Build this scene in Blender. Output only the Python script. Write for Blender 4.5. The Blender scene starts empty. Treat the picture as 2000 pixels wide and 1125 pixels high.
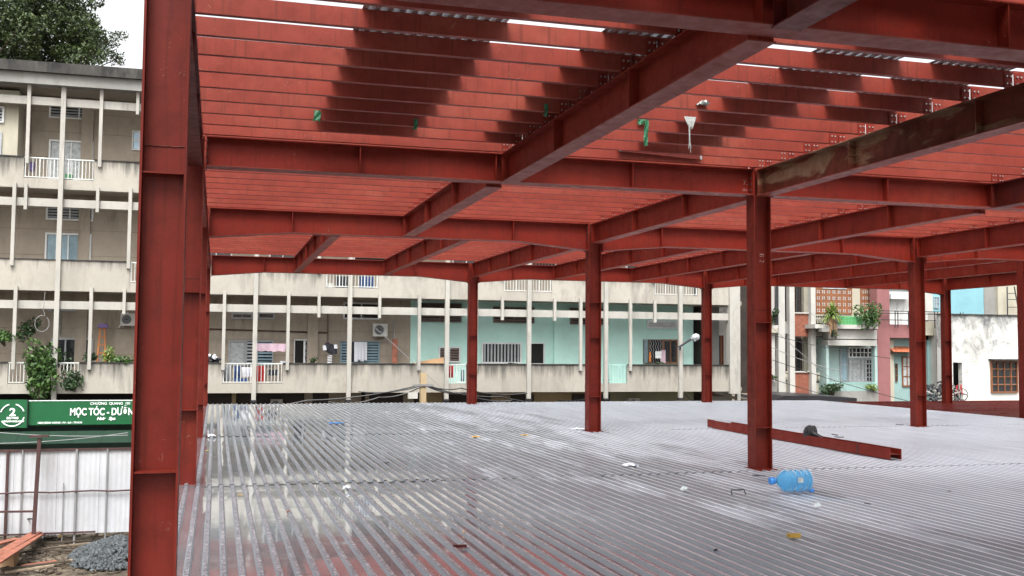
import bpy, math, random
from mathutils import Vector, Matrix
random.seed(7)
R = random.random
def U(a, b): return a + (b - a) * random.random()
S = bpy.context.scene
COL = S.collection
# ------------------------------------------------------------------ camera
F, YAW, PIT, ROL = 2043.1, 0.27493, 0.058493, 0.0081536
CAM = Vector((0, 0, 1.65))
_f0 = Vector((math.sin(YAW), math.cos(YAW), 0)); _r0 = Vector((math.cos(YAW), -math.sin(YAW), 0)); _u0 = Vector((0, 0, 1))
FW = _f0 * math.cos(PIT) + _u0 * math.sin(PIT); _up = _u0 * math.cos(PIT) - _f0 * math.sin(PIT)
RT = _r0 * math.cos(ROL) + _up * math.sin(ROL); UP = _up * math.cos(ROL) - _r0 * math.sin(ROL)
cd = bpy.data.cameras.new('camera'); cam = bpy.data.objects.new('camera', cd); COL.objects.link(cam); S.camera = cam
cd.sensor_width = 36; cd.lens = F / 2000 * 36; cd.clip_start = .05; cd.clip_end = 3000
M = Matrix((RT, UP, -FW)).transposed().to_4x4(); M.translation = CAM; cam.matrix_world = M
# ------------------------------------------------------------------ light
SUN_EL, SUN_AZ = math.radians(58), math.radians(200)
w = bpy.data.worlds.new('World'); S.world = w; w.use_nodes = True
nt = w.node_tree; nt.nodes.clear()
sky = nt.nodes.new('ShaderNodeTexSky'); sky.sky_type = 'NISHITA'; sky.sun_disc = False
sky.sun_elevation = SUN_EL; sky.sun_rotation = SUN_AZ; sky.air_density = 1.2; sky.dust_density = 6; sky.ozone_density = 1
hs = nt.nodes.new('ShaderNodeHueSaturation'); hs.inputs['Saturation'].default_value = .12; hs.inputs['Value'].default_value = 1.0
bg = nt.nodes.new('ShaderNodeBackground'); bg.inputs[1].default_value = .15
wo = nt.nodes.new('ShaderNodeOutputWorld')
nt.links.new(sky.outputs[0], hs.inputs['Color']); nt.links.new(hs.outputs[0], bg.inputs[0]); nt.links.new(bg.outputs[0], wo.inputs[0])
sl = bpy.data.lights.new('sun', 'SUN'); sl.energy = 1.2; sl.angle = math.radians(25); sl.color = (1, .97, .93)
so = bpy.data.objects.new('sun', sl); COL.objects.link(so)
_d = Vector((math.sin(SUN_AZ) * math.cos(SUN_EL), math.cos(SUN_AZ) * math.cos(SUN_EL), math.sin(SUN_EL)))
so.rotation_euler = _d.to_track_quat('Z', 'Y').to_euler()
S.view_settings.view_transform = 'Standard'; S.view_settings.look = 'None'; S.view_settings.gamma = 1
S.view_settings.exposure = 1.32; S.view_settings.use_curve_mapping = False
S.render.engine = 'CYCLES'; S.cycles.max_bounces = 8; S.cycles.diffuse_bounces = 4

def at(px, py, Y):            # the point of the plane y = Y seen at a photo pixel
    d = FW + RT * ((px - 1000) / F) - UP * ((py - 562.5) / F)
    return CAM + d * (Y / d.y)
def atz(px, py, z):
    d = FW + RT * ((px - 1000) / F) - UP * ((py - 562.5) / F)
    return CAM + d * ((z - CAM.z) / d.z)
# ------------------------------------------------------------------ materials
MAT = {}
def nodes(name):
    m = bpy.data.materials.new(name); m.use_nodes = True; n = m.node_tree; b = n.nodes['Principled BSDF']; MAT[name] = m
    return m, n, b
def pos(n, scale=(1, 1, 1)):
    g = n.nodes.new('ShaderNodeNewGeometry'); mp = n.nodes.new('ShaderNodeMapping'); mp.inputs['Scale'].default_value = scale
    n.links.new(g.outputs['Position'], mp.inputs['Vector']); return mp.outputs[0]
def noise(n, scale, vec=None, detail=4, rough=.6, dist=0):
    t = n.nodes.new('ShaderNodeTexNoise'); t.inputs['Scale'].default_value = scale; t.inputs['Detail'].default_value = detail
    t.inputs['Roughness'].default_value = rough; t.inputs['Distortion'].default_value = dist
    n.links.new(vec if vec is not None else pos(n), t.inputs['Vector']); return t.outputs['Fac']
def ramp(n, fac, stops):
    r = n.nodes.new('ShaderNodeValToRGB'); e = r.color_ramp.elements
    while len(e) < len(stops): e.new(.5)
    for i, (p, c) in enumerate(stops):
        e[i].position = p; e[i].color = (*c, 1) if len(c) == 3 else c
    n.links.new(fac, r.inputs[0]); return r.outputs[0]
def gr(v): return (v, v, v)
def mixc(n, fac, a, b, mode='MIX'):
    m = n.nodes.new('ShaderNodeMix'); m.data_type = 'RGBA'; m.blend_type = mode
    for s, v in ((m.inputs[0], fac), (m.inputs[6], a), (m.inputs[7], b)):
        if isinstance(v, (int, float)): s.default_value = v
        elif isinstance(v, tuple): s.default_value = (*v, 1)
        else: n.links.new(v, s)
    return m.outputs[2]
def mathn(n, op, a, b=None, c=None):
    m = n.nodes.new('ShaderNodeMath'); m.operation = op
    for i, v in enumerate((a, b, c)):
        if v is None: continue
        if isinstance(v, (int, float)): m.inputs[i].default_value = v
        else: n.links.new(v, m.inputs[i])
    return m.outputs[0]
def bump(n, b, h, st=.3, d=.01):
    bp = n.nodes.new('ShaderNodeBump'); bp.inputs['Strength'].default_value = st; bp.inputs['Distance'].default_value = d
    n.links.new(h, bp.inputs['Height']); n.links.new(bp.outputs[0], b.inputs['Normal'])
def objrand(n):
    o = n.nodes.new('ShaderNodeObjectInfo'); return o.outputs['Random']
def plain(name, col, rough=.6, metal=0, var=.15, sc=3, **kw):
    m, n, b = nodes(name)
    f = noise(n, sc, detail=6)
    lo = tuple(c * (1 - var) for c in col); hi = tuple(min(1, c * (1 + var)) for c in col)
    n.links.new(ramp(n, f, [(.3, lo), (.7, hi)]), b.inputs['Base Color'])
    b.inputs['Roughness'].default_value = rough; b.inputs['Metallic'].default_value = metal
    for k, v in kw.items(): b.inputs[k.replace('_', ' ')].default_value = v
    return m
def red(name, base, stain=0, rust=.35, rough=.55, sc0=.5):
    m, n, b = nodes(name)
    p = pos(n)
    big = noise(n, .9, p, 5, .6); mid = noise(n, 6, p, 6, .65); fine = noise(n, 60, p, 3, .7)
    c = ramp(n, big, [(.3, tuple(v * .8 for v in base)), (.5, base), (.72, (base[0] * 1.12, base[1] * 1.7, base[2] * 1.7))])
    c = mixc(n, ramp(n, mid, [(.42, gr(0)), (.68, gr(rust))]), c, (base[0] * .42, base[1] * .5, base[2] * .45))
    # vertical drips and scraped chalky marks
    dr = noise(n, 1, pos(n, (30, 30, 1.2)), 3, .5)
    c = mixc(n, ramp(n, dr, [(.56, gr(0)), (.68, gr(.55))]), c, (base[0] * .5, base[1] * .6, base[2] * .5))
    sc = noise(n, 22, p, 2, .8, 1.5)
    zone = noise(n, 1.3, p, 3, .6)
    mk = mathn(n, 'MULTIPLY', ramp(n, sc, [(.66, gr(0)), (.72, gr(1))]), ramp(n, zone, [(sc0, gr(0)), (sc0 + .1, gr(.8))]))
    c = mixc(n, mk, c, (.20, .11, .08))
    if stain:
        st = noise(n, 1.1, pos(n, (1, .8, 3.2)), 7, .62, .6)
        k = ramp(n, st, [(.60 - .1 * stain, gr(0)), (.66 - .1 * stain, gr(.75)), (.8, gr(.5))])
        c = mixc(n, k, c, ramp(n, mid, [(.3, (.12, .055, .028)), (.7, (.27, .18, .11))]))
    rnd = objrand(n)
    c = mixc(n, mathn(n, 'MULTIPLY', rnd, .16), c, (base[0] * .6, base[1] * .6, base[2] * .6))
    n.links.new(c, b.inputs['Base Color'])
    n.links.new(ramp(n, mid, [(.3, gr(rough - .12)), (.7, gr(rough + .15))]), b.inputs['Roughness'])
    b.inputs['Specular IOR Level'].default_value = .2
    bump(n, b, fine, .2, .005)
    return m
RB = (.158, .0125, .006)
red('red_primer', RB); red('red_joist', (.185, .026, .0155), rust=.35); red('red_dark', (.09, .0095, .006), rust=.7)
red('red_stained', (.11, .022, .012), stain=.75, rust=.7); red('red_flange', (.165, .024, .015), rust=.4, sc0=.4); red('red_column', (.125, .011, .0055), rust=.45, rough=.5)
plain('bolt_zinc', (.34, .33, .31), .35, .7, .1)
plain('dark_steel', (.03, .028, .03), .5, .3)
# wet deck
def deck_material(name, kind):
    m, n, b = nodes(name)
    p = pos(n); sp = n.nodes.new('ShaderNodeSeparateXYZ'); n.links.new(p, sp.inputs[0])
    streak = noise(n, 1, pos(n, (7.7, .7, 1)), 4, .6)
    blot = noise(n, .6, pos(n, (2.6, .45, 1)), 5, .62, .4)
    far = mathn(n, 'MULTIPLY', sp.outputs[0], .088)          # the open right hand side has dried
    near = mathn(n, 'MULTIPLY', mathn(n, 'MAXIMUM', mathn(n, 'SUBTRACT', 9.5, sp.outputs[1]), 0), .045)
    wet = mathn(n, 'ADD', mathn(n, 'SUBTRACT', mathn(n, 'ADD', mathn(n, 'MULTIPLY', blot, 1.3), mathn(n, 'MULTIPLY', streak, .8)), far), near)
    wetm = ramp(n, wet, [(.44, gr(0)), (.62, gr(1))]); dry = mathn(n, 'SUBTRACT', 1, wetm)
    if kind == 'rib':
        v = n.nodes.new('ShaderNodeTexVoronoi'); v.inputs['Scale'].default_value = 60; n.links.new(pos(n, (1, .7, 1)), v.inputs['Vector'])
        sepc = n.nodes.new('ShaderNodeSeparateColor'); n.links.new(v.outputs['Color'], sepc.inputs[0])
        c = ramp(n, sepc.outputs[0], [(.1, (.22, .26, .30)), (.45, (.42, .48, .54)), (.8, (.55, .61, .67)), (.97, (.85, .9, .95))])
        xm = mathn(n, 'ADD', mathn(n, 'MULTIPLY', sp.outputs[0], .16), mathn(n, 'MULTIPLY', blot, .6))  # rib tops paler towards the right, sky glare put into the colour
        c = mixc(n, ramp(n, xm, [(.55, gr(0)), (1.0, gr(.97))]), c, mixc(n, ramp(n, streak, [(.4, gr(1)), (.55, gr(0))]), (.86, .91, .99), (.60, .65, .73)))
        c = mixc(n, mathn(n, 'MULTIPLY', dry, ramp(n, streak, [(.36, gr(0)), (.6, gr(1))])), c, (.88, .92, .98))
        n.links.new(c, b.inputs['Base Color'])
        b.inputs['Roughness'].default_value = .33
        n.links.new(ramp(n, wetm, [(0, gr(.35)), (1, gr(.75))]), b.inputs['Metallic'])
    elif kind == 'side':  # slopes darker: grime at the rib foot, plus side shading put into colour
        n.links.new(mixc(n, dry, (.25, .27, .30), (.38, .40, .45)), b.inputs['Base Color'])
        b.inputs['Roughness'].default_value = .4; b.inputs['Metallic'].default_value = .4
    else:
        dirt = noise(n, 3.2, pos(n, (1, .5, 1)), 6, .7)
        dc = mixc(n, ramp(n, streak, [(.36, gr(0)), (.58, gr(.85))]), (.86, .90, .97), (.42, .44, .51))
        wc = mixc(n, ramp(n, dirt, [(.4, gr(0)), (.75, gr(.8))]), (.48, .53, .57), (.30, .33, .36))
        n.links.new(mixc(n, wetm, dc, wc), b.inputs['Base Color'])
        rw = ramp(n, dirt, [(.35, gr(.04)), (.6, gr(.09)), (.8, gr(.24))])
        rd = ramp(n, streak, [(.35, gr(.18)), (.65, gr(.4))])
        n.links.new(mixc(n, wetm, rd, rw), b.inputs['Roughness'])
        n.links.new(ramp(n, wetm, [(0, gr(.35)), (1, gr(.62))]), b.inputs['Metallic'])
        n.links.new(ramp(n, wetm, [(0, gr(0)), (1, gr(.6))]), b.inputs['Coat Weight']); b.inputs['Coat Roughness'].default_value = .03
        h = noise(n, 5, pos(n, (1, .6, 1)), 2, .5)
        bump(n, b, h, .12, .01)
    return m
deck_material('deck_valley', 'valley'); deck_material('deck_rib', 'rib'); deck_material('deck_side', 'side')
plain('sheet_galv', (.75, .77, .78), .25, .85, .15, 8)
def plaster(name, base, dirt=.5, dark=(.09, .085, .075), sc=1.0, cover=.5, streaks=1, ledge=None):
    m, n, b = nodes(name)
    p = pos(n)
    a = noise(n, .8 * sc, p, 6, .65); g = noise(n, 5 * sc, p, 6, .7); st = noise(n, 1, pos(n, (1.8 * sc, 1.8 * sc, .5 * sc)), 8, .72, .3)
    c = ramp(n, a, [(.3, tuple(v * .86 for v in base)), (.7, tuple(min(.95, v * 1.08) for v in base))])
    c = mixc(n, ramp(n, g, [(.5, gr(0)), (.8, gr(.35 * dirt))]), c, tuple(v * .45 for v in base))
    if streaks:
        k = mathn(n, 'MULTIPLY', ramp(n, st, [(cover, gr(0)), (cover + .2, gr(dirt))]), ramp(n, a, [(.35, gr(.2)), (.6, gr(1))]))
        c = mixc(n, k, c, dark)
    if ledge:       # black growth that has run down from the parapet caps
        q = n.nodes.new('ShaderNodeSeparateXYZ'); n.links.new(p, q.inputs[0])
        d = mathn(n, 'FRACT', mathn(n, 'DIVIDE', mathn(n, 'SUBTRACT', 1.10, q.outputs[2]), 3.45))
        run = noise(n, 1, pos(n, (3.5, 3.5, .25)), 7, .75); ar = noise(n, .35, p, 2)
        k = mathn(n, 'SUBTRACT', mathn(n, 'ADD', run, mathn(n, 'MULTIPLY', ar, .6)), mathn(n, 'MULTIPLY', d, 1.6))
        c = mixc(n, ramp(n, k, [(.6, gr(0)), (.85, gr(.85))]), c, (.05, .047, .04))
    n.links.new(c, b.inputs['Base Color']); b.inputs['Roughness'].default_value = .85
    bump(n, b, g, .2, .01); return m
plaster('concrete_front', (.35, .325, .28), .65, (.11, .10, .085), ledge=1); plaster('concrete_post', (.37, .355, .32), .6)
plaster('wall_beige', (.33, .28, .22), .75, (.12, .10, .08)); plaster('wall_mint', (.48, .73, .66), .15, (.2, .3, .28), cover=.6)
plaster('wall_cream', (.42, .39, .31), .25); plaster('roof_dark', (.06, .056, .05), .95, (.008, .008, .008), 1.2, .36)
plaster('wall_white', (.60, .60, .58), .8, (.09, .09, .09), 1.3, .48); plaster('wall_whiteclean', (.44, .43, .40), .4, cover=.55)
plaster('wall_pink', (.24, .10, .10), .35, (.12, .05, .05)); plaster('wall_teal', (.24, .36, .35), .3); plaster('wall_blue', (.19, .38, .43), .1)
plaster('wall_ochre', (.42, .32, .19), .4); plaster('wall_olive', (.27, .26, .16), .4); plaster('wall_grey', (.24, .235, .22), .6)
plaster('soffit', (.30, .27, .23), .5); plaster('wall_paleteal', (.32, .43, .41), .25)
m_, n_, b_ = nodes('wall_mould'); p_ = pos(n_); q_ = n_.nodes.new('ShaderNodeSeparateXYZ'); n_.links.new(p_, q_.inputs[0])
a_ = noise(n_, 1.3, pos(n_, (1, 1, .7)), 8, .75, .4); t_ = mathn(n_, 'MULTIPLY', mathn(n_, 'SUBTRACT', q_.outputs[2], .5), .075)
k_ = ramp(n_, mathn(n_, 'ADD', a_, t_), [(.57, gr(0)), (.66, gr(.4)), (.8, gr(.9))])
n_.links.new(mixc(n_, k_, ramp(n_, noise(n_, .7, p_, 5), [(.3, (.50, .50, .46)), (.7, (.62, .62, .60))]), (.07, .075, .08)), b_.inputs['Base Color']); b_.inputs['Roughness'].default_value = .9
plain('brick_orange', (.26, .085, .05), .8, 0, .25, 6); plain('mortar', (.35, .25, .2), .9)
plain('wood_brown', (.20, .075, .03), .6, 0, .3, 10); plain('wood_dark', (.06, .035, .025), .6); plain('wood_plank', (.25, .085, .05), .7, 0, .35, 5)
plain('wood_grey', (.22, .17, .12), .85, 0, .4, 5)
plain('frame_white', (.62, .63, .62), .5); plain('frame_grey', (.33, .35, .36), .5); plain('shutter_brown', (.13, .095, .08), .7)
plain('glass_dark', (.02, .023, .027), .08, 0, .2, 2, Specular_IOR_Level=.8); plain('glass_blue', (.20, .29, .33), .15, 0, .25, 3); plain('glass_curtain', (.36, .38, .38), .3, 0, .35, 7)
plain('interior_shade', (.008, .007, .007), .9); plain('shop_dark', (.035, .025, .02), .7, 0, .4, 2)  # first one: black colour standing in for unlit interiors
plain('rail_white', (.50, .52, .50), .5); plain('rail_teal', (.30, .50, .46), .5); plain('rail_green', (.10, .36, .14), .5); plain('rail_dark', (.03, .03, .035), .5)
plain('ac_white', (.48, .47, .43), .45, 0, .08); plain('ac_dark', (.035, .035, .035), .5)
plain('sign_green', (.003, .085, .026), .4, 0, .1); plain('awning_green', (.002, .022, .010), .6, 0, .3); plain('lettering', (.8, .85, .8), .5, 0, .02)
plaster('fence_white', (.44, .45, .47), .35, (.25, .22, .18), 1.2, .5); plain('post_rust', (.05, .02, .018), .7, 0, .3); plain('post_grey', (.2, .2, .2), .6)
plain('stone_blue', (.05, .058, .062), .6, 0, .7, 9); plain('cable_black', (.012, .012, .013), .5)
plain('cloth_white', (.6, .61, .65), .8, 0, .05); plain('cloth_red', (.4, .03, .03), .8); plain('cloth_blue', (.03, .06, .16), .8); plain('cloth_pink', (.5, .36, .42), .8)
plain('cloth_dark', (.03, .03, .04), .8); plain('cardboard', (.42, .26, .14), .8); plain('purple', (.12, .08, .22), .6); plain('orange_paint', (.55, .17, .03), .5)
plain('tile_orange', (.36, .11, .05), .7, 0, .25, 8); plain('strap_green', (.004, .085, .03), .55, 0, .3, 20); plain('plastic_yellow', (.42, .25, .03), .5)
plain('plastic_white', (.7, .72, .7), .4, 0, .2, 15); plain('rag_grey', (.30, .31, .29), .8, 0, .35, 25); plain('mask_black', (.006, .0065, .007), .35); plain('chalk', (.75, .6, .55), .9)
plain('bark', (.06, .045, .03), .9); plain('tarp_black', (.015, .014, .017), .35, 0, .4)
plain('bright_window', (.45, .62, .75), .3)
def leaf(name, a, b_):
    m, n, b = nodes(name)
    f = noise(n, 2.5, detail=3)
    n.links.new(ramp(n, f, [(.35, a), (.65, b_)]), b.inputs['Base Color']); b.inputs['Roughness'].default_value = .6
    b.inputs['Subsurface Weight'].default_value = 0
    return m
leaf('leaf_tree', (.012, .026, .009), (.06, .09, .018)); leaf('leaf_fresh', (.02, .055, .012), (.065, .13, .025)); leaf('leaf_dark', (.014, .035, .012), (.04, .08, .025)); leaf('leaf_lime', (.09, .15, .03), (.19, .26, .05))
def jug_mat():
    m, n, b = nodes('jug_blue'); b.inputs['Base Color'].default_value = (.30, .68, .93, 1); b.inputs['Transmission Weight'].default_value = .8
    b.inputs['Roughness'].default_value = .18; b.inputs['IOR'].default_value = 1.15
jug_mat(); plain('jug_cap', (.03, .2, .55), .35)
m_, n_, b_ = nodes('scrap_clear'); b_.inputs['Base Color'].default_value = (.8, .85, .85, 1); b_.inputs['Transmission Weight'].default_value = .5; b_.inputs['Roughness'].default_value = .2
# ground
m_, n_, b_ = nodes('dirt')
p_ = pos(n_); a_ = noise(n_, .5, p_, 7, .65, .3); g_ = noise(n_, 7, p_, 8, .7)
c_ = ramp(n_, a_, [(.35, (.055, .04, .025)), (.5, (.14, .11, .075)), (.65, (.24, .20, .15))])
c_ = mixc(n_, ramp(n_, g_, [(.42, gr(.85)), (.58, gr(0))]), c_, (.03, .022, .014))
n_.links.new(c_, b_.inputs['Base Color']); b_.inputs['Roughness'].default_value = .85; bump(n_, b_, g_, .8, .05)
plain('asphalt', (.05, .05, .05), .7)

# ------------------------------------------------------------------ mesh helpers
WL = {}
class MB:
    def __init__(s): s.v = []; s.f = []; s.m = []
    def quad(s, a, b, c, d, mi=0):
        i = len(s.v); s.v += [tuple(a), tuple(b), tuple(c), tuple(d)]; s.f.append((i, i + 1, i + 2, i + 3)); s.m.append(mi); return s
    def tri(s, a, b, c, mi=0):
        i = len(s.v); s.v += [tuple(a), tuple(b), tuple(c)]; s.f.append((i, i + 1, i + 2)); s.m.append(mi); return s
    def box(s, x0, x1, y0, y1, z0, z1, mi=0):
        i = len(s.v)
        s.v += [(x0, y0, z0), (x1, y0, z0), (x1, y1, z0), (x0, y1, z0), (x0, y0, z1), (x1, y0, z1), (x1, y1, z1), (x0, y1, z1)]
        for f in ((3, 2, 1, 0), (4, 5, 6, 7), (0, 1, 5, 4), (1, 2, 6, 5), (2, 3, 7, 6), (3, 0, 4, 7)):
            s.f.append(tuple(i + k for k in f)); s.m.append(mi)
        return s
    def bar(s, p, q, w, h=None, mi=0, up=None):
        p = Vector(p); q = Vector(q); h = w if h is None else h
        d = (q - p).normalized(); u = Vector(up) if up else (Vector((0, 0, 1)) if abs(d.z) < .95 else Vector((0, 1, 0)))
        r = d.cross(u).normalized(); u = r.cross(d); i = len(s.v)
        for e in (p, q):
            for a, b in ((-1, -1), (1, -1), (1, 1), (-1, 1)): s.v.append(tuple(e + r * (a * w / 2) + u * (b * h / 2)))
        for f in ((0, 1, 2, 3), (7, 6, 5, 4), (0, 4, 5, 1), (1, 5, 6, 2), (2, 6, 7, 3), (3, 7, 4, 0)):
            s.f.append(tuple(i + k for k in f)); s.m.append(mi)
        return s
    def tube(s, pts, r, n=6, mi=0, cap=True):
        pts = [Vector(p) for p in pts]; rr = r if isinstance(r, (list, tuple)) else [r] * len(pts)
        i0 = len(s.v); ref = None
        for k, p in enumerate(pts):
            d = (pts[min(k + 1, len(pts) - 1)] - pts[max(k - 1, 0)]).normalized()
            if ref is None: ref = Vector((0, 0, 1)) if abs(d.z) < .9 else Vector((1, 0, 0))
            a = d.cross(ref).normalized(); b = a.cross(d); ref = b
            for j in range(n):
                t = 2 * math.pi * j / n; s.v.append(tuple(p + (a * math.cos(t) + b * math.sin(t)) * rr[k]))
        for k in range(len(pts) - 1):
            for j in range(n):
                a = i0 + k * n + j; b = i0 + k * n + (j + 1) % n
                s.f.append((a, b, b + n, a + n)); s.m.append(mi)
        if cap:
            s.f.append(tuple(i0 + j for j in reversed(range(n)))); s.m.append(mi)
            s.f.append(tuple(i0 + (len(pts) - 1) * n + j for j in range(n))); s.m.append(mi)
        return s
    def prism(s, prof, o, ax, bx, ex, mi=0):
        # profile (a,b) at o along unit vectors ax,bx extruded by vector ex
        o = Vector(o); ax = Vector(ax); bx = Vector(bx); ex = Vector(ex); n = len(prof); i = len(s.v)
        for e in (0, 1):
            for a, b in prof: s.v.append(tuple(o + ax * a + bx * b + ex * e))
        for j in range(n):
            s.f.append((i + j, i + (j + 1) % n, i + n + (j + 1) % n, i + n + j)); s.m.append(mi)
        s.f.append(tuple(i + j for j in reversed(range(n)))); s.m.append(mi)
        s.f.append(tuple(i + n + j for j in range(n))); s.m.append(mi)
        return s
    def build(s, name, mat, parent=None, smooth=False, kind=None, loc=None):
        me = bpy.data.meshes.new(name)
        base = WL.get(parent.name, Vector((0, 0, 0))) if parent else (Vector(loc) if loc is not None else Vector((0, 0, 0)))
        me.from_pydata([(x - base.x, y - base.y, z - base.z) for x, y, z in s.v], [], s.f)
        for mm in (mat if isinstance(mat, (list, tuple)) else [mat]): me.materials.append(MAT[mm])
        if any(s.m): me.polygons.foreach_set('material_index', s.m)
        if smooth: me.polygons.foreach_set('use_smooth', [True] * len(me.polygons))
        me.update()
        o = bpy.data.objects.new(name, me); COL.objects.link(o)
        if parent: o.parent = parent; WL[o.name] = base
        else: o.location = base; WL[o.name] = base
        if kind: o['kind'] = kind
        return o
def tag(o, label=None, cat=None, group=None, kind=None):
    if label: o['label'] = label
    if cat: o['category'] = cat
    if group: o['group'] = group
    if kind: o['kind'] = kind
    return o
def thing(name, loc, label, cat, group=None):
    o = bpy.data.objects.new(name, None); o.location = loc; o.empty_display_size = .2; COL.objects.link(o); WL[o.name] = Vector(loc)
    return tag(o, label, cat, group)
def inst(src, name, parent, loc):      # a further piece that shares its mesh
    o = src.copy(); o.name = name; COL.objects.link(o); o.parent = parent; o.location = loc; return o
def bx(name, mat, parent, *a): return MB().box(*a).build(name, mat, parent)

# ------------------------------------------------------------------ the setting
MB().quad((-900, -900, -3.5), (900, -900, -3.5), (900, 1500, -3.5), (-900, 1500, -3.5)).build('ground', 'dirt', kind='structure')
MB().quad((-60, 31.2, -3.49), (80, 31.2, -3.49), (80, 37.2, -3.49), (-60, 37.2, -3.49)).build('street', 'asphalt', kind='structure')

XA, XB, XC, XD = -.32, 7.28, 14.87, 23.75
G = [6.28, 13.1, 19.78, 30.08]
TOP = 4.18
# floor deck: four rows of profiled sheets
deck = bpy.data.objects.new('floor_deck', None); COL.objects.link(deck); deck['kind'] = 'structure'
PITCH, NR = .13, 8
def sheet_mesh(L, seed, pw=PITCH, nr=NR, h=.021, n_y=10, th=.0):
    rnd = random.Random(seed); v = []; f = []; mi = []
    xs = []
    for k in range(nr):
        x = k * pw
        xs += [(x, 0, 0), (x + pw * .58, 0, 1), (x + pw * .66, h, 1), (x + pw * .91, h, 1)]
    xs += [(nr * pw, 0, 0), (nr * pw + pw * .1, 0, 0)]
    ny = n_y
    for j in range(ny + 1):
        y = L * j / ny; dz = rnd.uniform(-.0012, .0012)
        for (x, z, q) in xs: v.append((x, y, z + dz + rnd.uniform(-.0005, .0005)))
    nx = len(xs)
    for j in range(ny):
        for i in range(nx - 1):
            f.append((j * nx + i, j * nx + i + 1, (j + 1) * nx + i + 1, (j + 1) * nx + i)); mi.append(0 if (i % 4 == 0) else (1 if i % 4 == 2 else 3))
    # front lip giving the sheet edge a thickness, blackened as shade under the lap
    b = len(v)
    for (x, z, q) in xs: v.append((x, 0.0, z - .007))
    for i in range(nx - 1): f.append((b + i, b + i + 1, i + 1, i)); mi.append(2)
    b = len(v)
    for (x, z, q) in xs: v.append((x, L, z - .007))
    for i in range(nx - 1): f.append((b + i + 1, b + i, ny * nx + i, ny * nx + i + 1)); mi.append(2)
    me = bpy.data.meshes.new('deck_sheet'); me.from_pydata(v, [], f)
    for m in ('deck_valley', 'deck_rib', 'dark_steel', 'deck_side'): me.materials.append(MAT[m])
    me.polygons.foreach_set('material_index', mi); me.update(); return me
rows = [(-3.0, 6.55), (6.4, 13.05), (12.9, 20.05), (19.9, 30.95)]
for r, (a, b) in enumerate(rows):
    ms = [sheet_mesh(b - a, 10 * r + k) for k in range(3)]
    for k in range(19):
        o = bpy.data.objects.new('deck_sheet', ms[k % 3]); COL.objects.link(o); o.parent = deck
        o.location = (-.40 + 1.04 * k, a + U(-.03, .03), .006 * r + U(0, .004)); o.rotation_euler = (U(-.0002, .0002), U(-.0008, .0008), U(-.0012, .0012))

# ------------------------------------------------------------------ steel columns
def column(X, Y, label, z0=.02, z1=TOP, stiffs=(.62, 2.62), mat='red_column', text=None):
    t = thing('steel_column', (X, Y, z0), label, 'steel column', 'red steel columns')
    hw, hd = .13, .11
    for s in (-1, 1):
        x = X + s * (hw - .007); bx('flange', mat, t, x - .007, x + .007, Y - hd, Y + hd, z0 + .016, z1)
    bx('web', mat, t, X - hw + .0145, X + hw - .0145, Y - .005, Y + .005, z0 + .016, z1)
    for z in stiffs:
        for s in (-1, 1):
            y0, y1 = sorted((Y + s * .0055, Y + s * (hd - .012))); bx('stiffener', mat, t, X - hw + .015, X + hw - .015, y0, y1, z - .005, z + .005)
    bx('base_plate', mat, t, X - .17, X + .17, Y - .16, Y + .15, z0 - .01, z0 + .0155)
    wz = stiffs[-1] + .17
    w_ = MB().tube([(X - hw + .015 + .24 * k / 12, Y - .0075, wz + U(-.004, .004)) for k in range(13)], .004, 5).build('weld_seam', 'red_dark', t)
    return t
AL = 'steel column with stiffener plates'
column(XA, 6.46, 'nearest red I-section column at the left, running off the bottom and top of the picture', z0=-3.5, stiffs=(.93, 2.66))
column(XA, G[1], 'second red column of the left row, just behind the nearest one', z0=-3.5, stiffs=(.9, 2.3))
column(XA, G[2], 'third red column of the left row, a thin strip at the deck edge', z0=-3.5)
column(XA, G[3], 'farthest red column of the left row, at the far left corner of the deck', z0=-3.5)
cB1 = column(XB, G[1], 'tall red column right of centre behind the blue water jug, chalked with letters', stiffs=(.60, 2.05))
column(XB, G[2], 'red column in the middle of the deck with a white rag at its foot', stiffs=(.72, 1.9, 2.6))
column(XB, G[3], 'slim red column at the far deck edge in front of the mint balcony with cardboard', stiffs=(.9, 2.05))
column(XC, G[2], 'red column standing at the right behind the welding mask, before the pink house', stiffs=(.72, 1.9))
column(XC, G[3], 'slim red column at the far deck edge beside the corner of the long apartment block', stiffs=(.9, 2.05))
column(XD, G[3], 'slim red column beyond the deck in front of the white wall with a dark doorway', z0=-.3, stiffs=(.9, 2.05))
column(19.86, 22.15, 'red column cut by the right edge of the picture', z0=-.3, stiffs=(.8, 2.0))
# chalk writing on the column and on the girder end
def text_mesh(txt, size, mat, parent, M4, ext=.0, name='lettering', font_shear=0, sx=1, bold=0, align='LEFT'):
    cu = bpy.data.curves.new(name, 'FONT'); cu.body = txt; cu.size = size; cu.extrude = ext; cu.shear = font_shear; cu.offset = bold; cu.align_x = align
    to = bpy.data.objects.new('tmp', cu); COL.objects.link(to)
    dg = bpy.context.evaluated_depsgraph_get(); me = bpy.data.meshes.new_from_object(to.evaluated_get(dg)); COL.objects.unlink(to); bpy.data.objects.remove(to)
    me.name = name
    base = WL.get(parent.name, Vector((0, 0, 0)))
    Ms = Matrix.Diagonal((sx, 1, 1, 1))
    for v in me.vertices: v.co = (M4 @ (Ms @ v.co)) - base
    me.materials.clear(); me.materials.append(MAT[mat]); me.update()
    o = bpy.data.objects.new(name, me); COL.objects.link(o); o.parent = parent; WL[o.name] = base; return o
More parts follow.
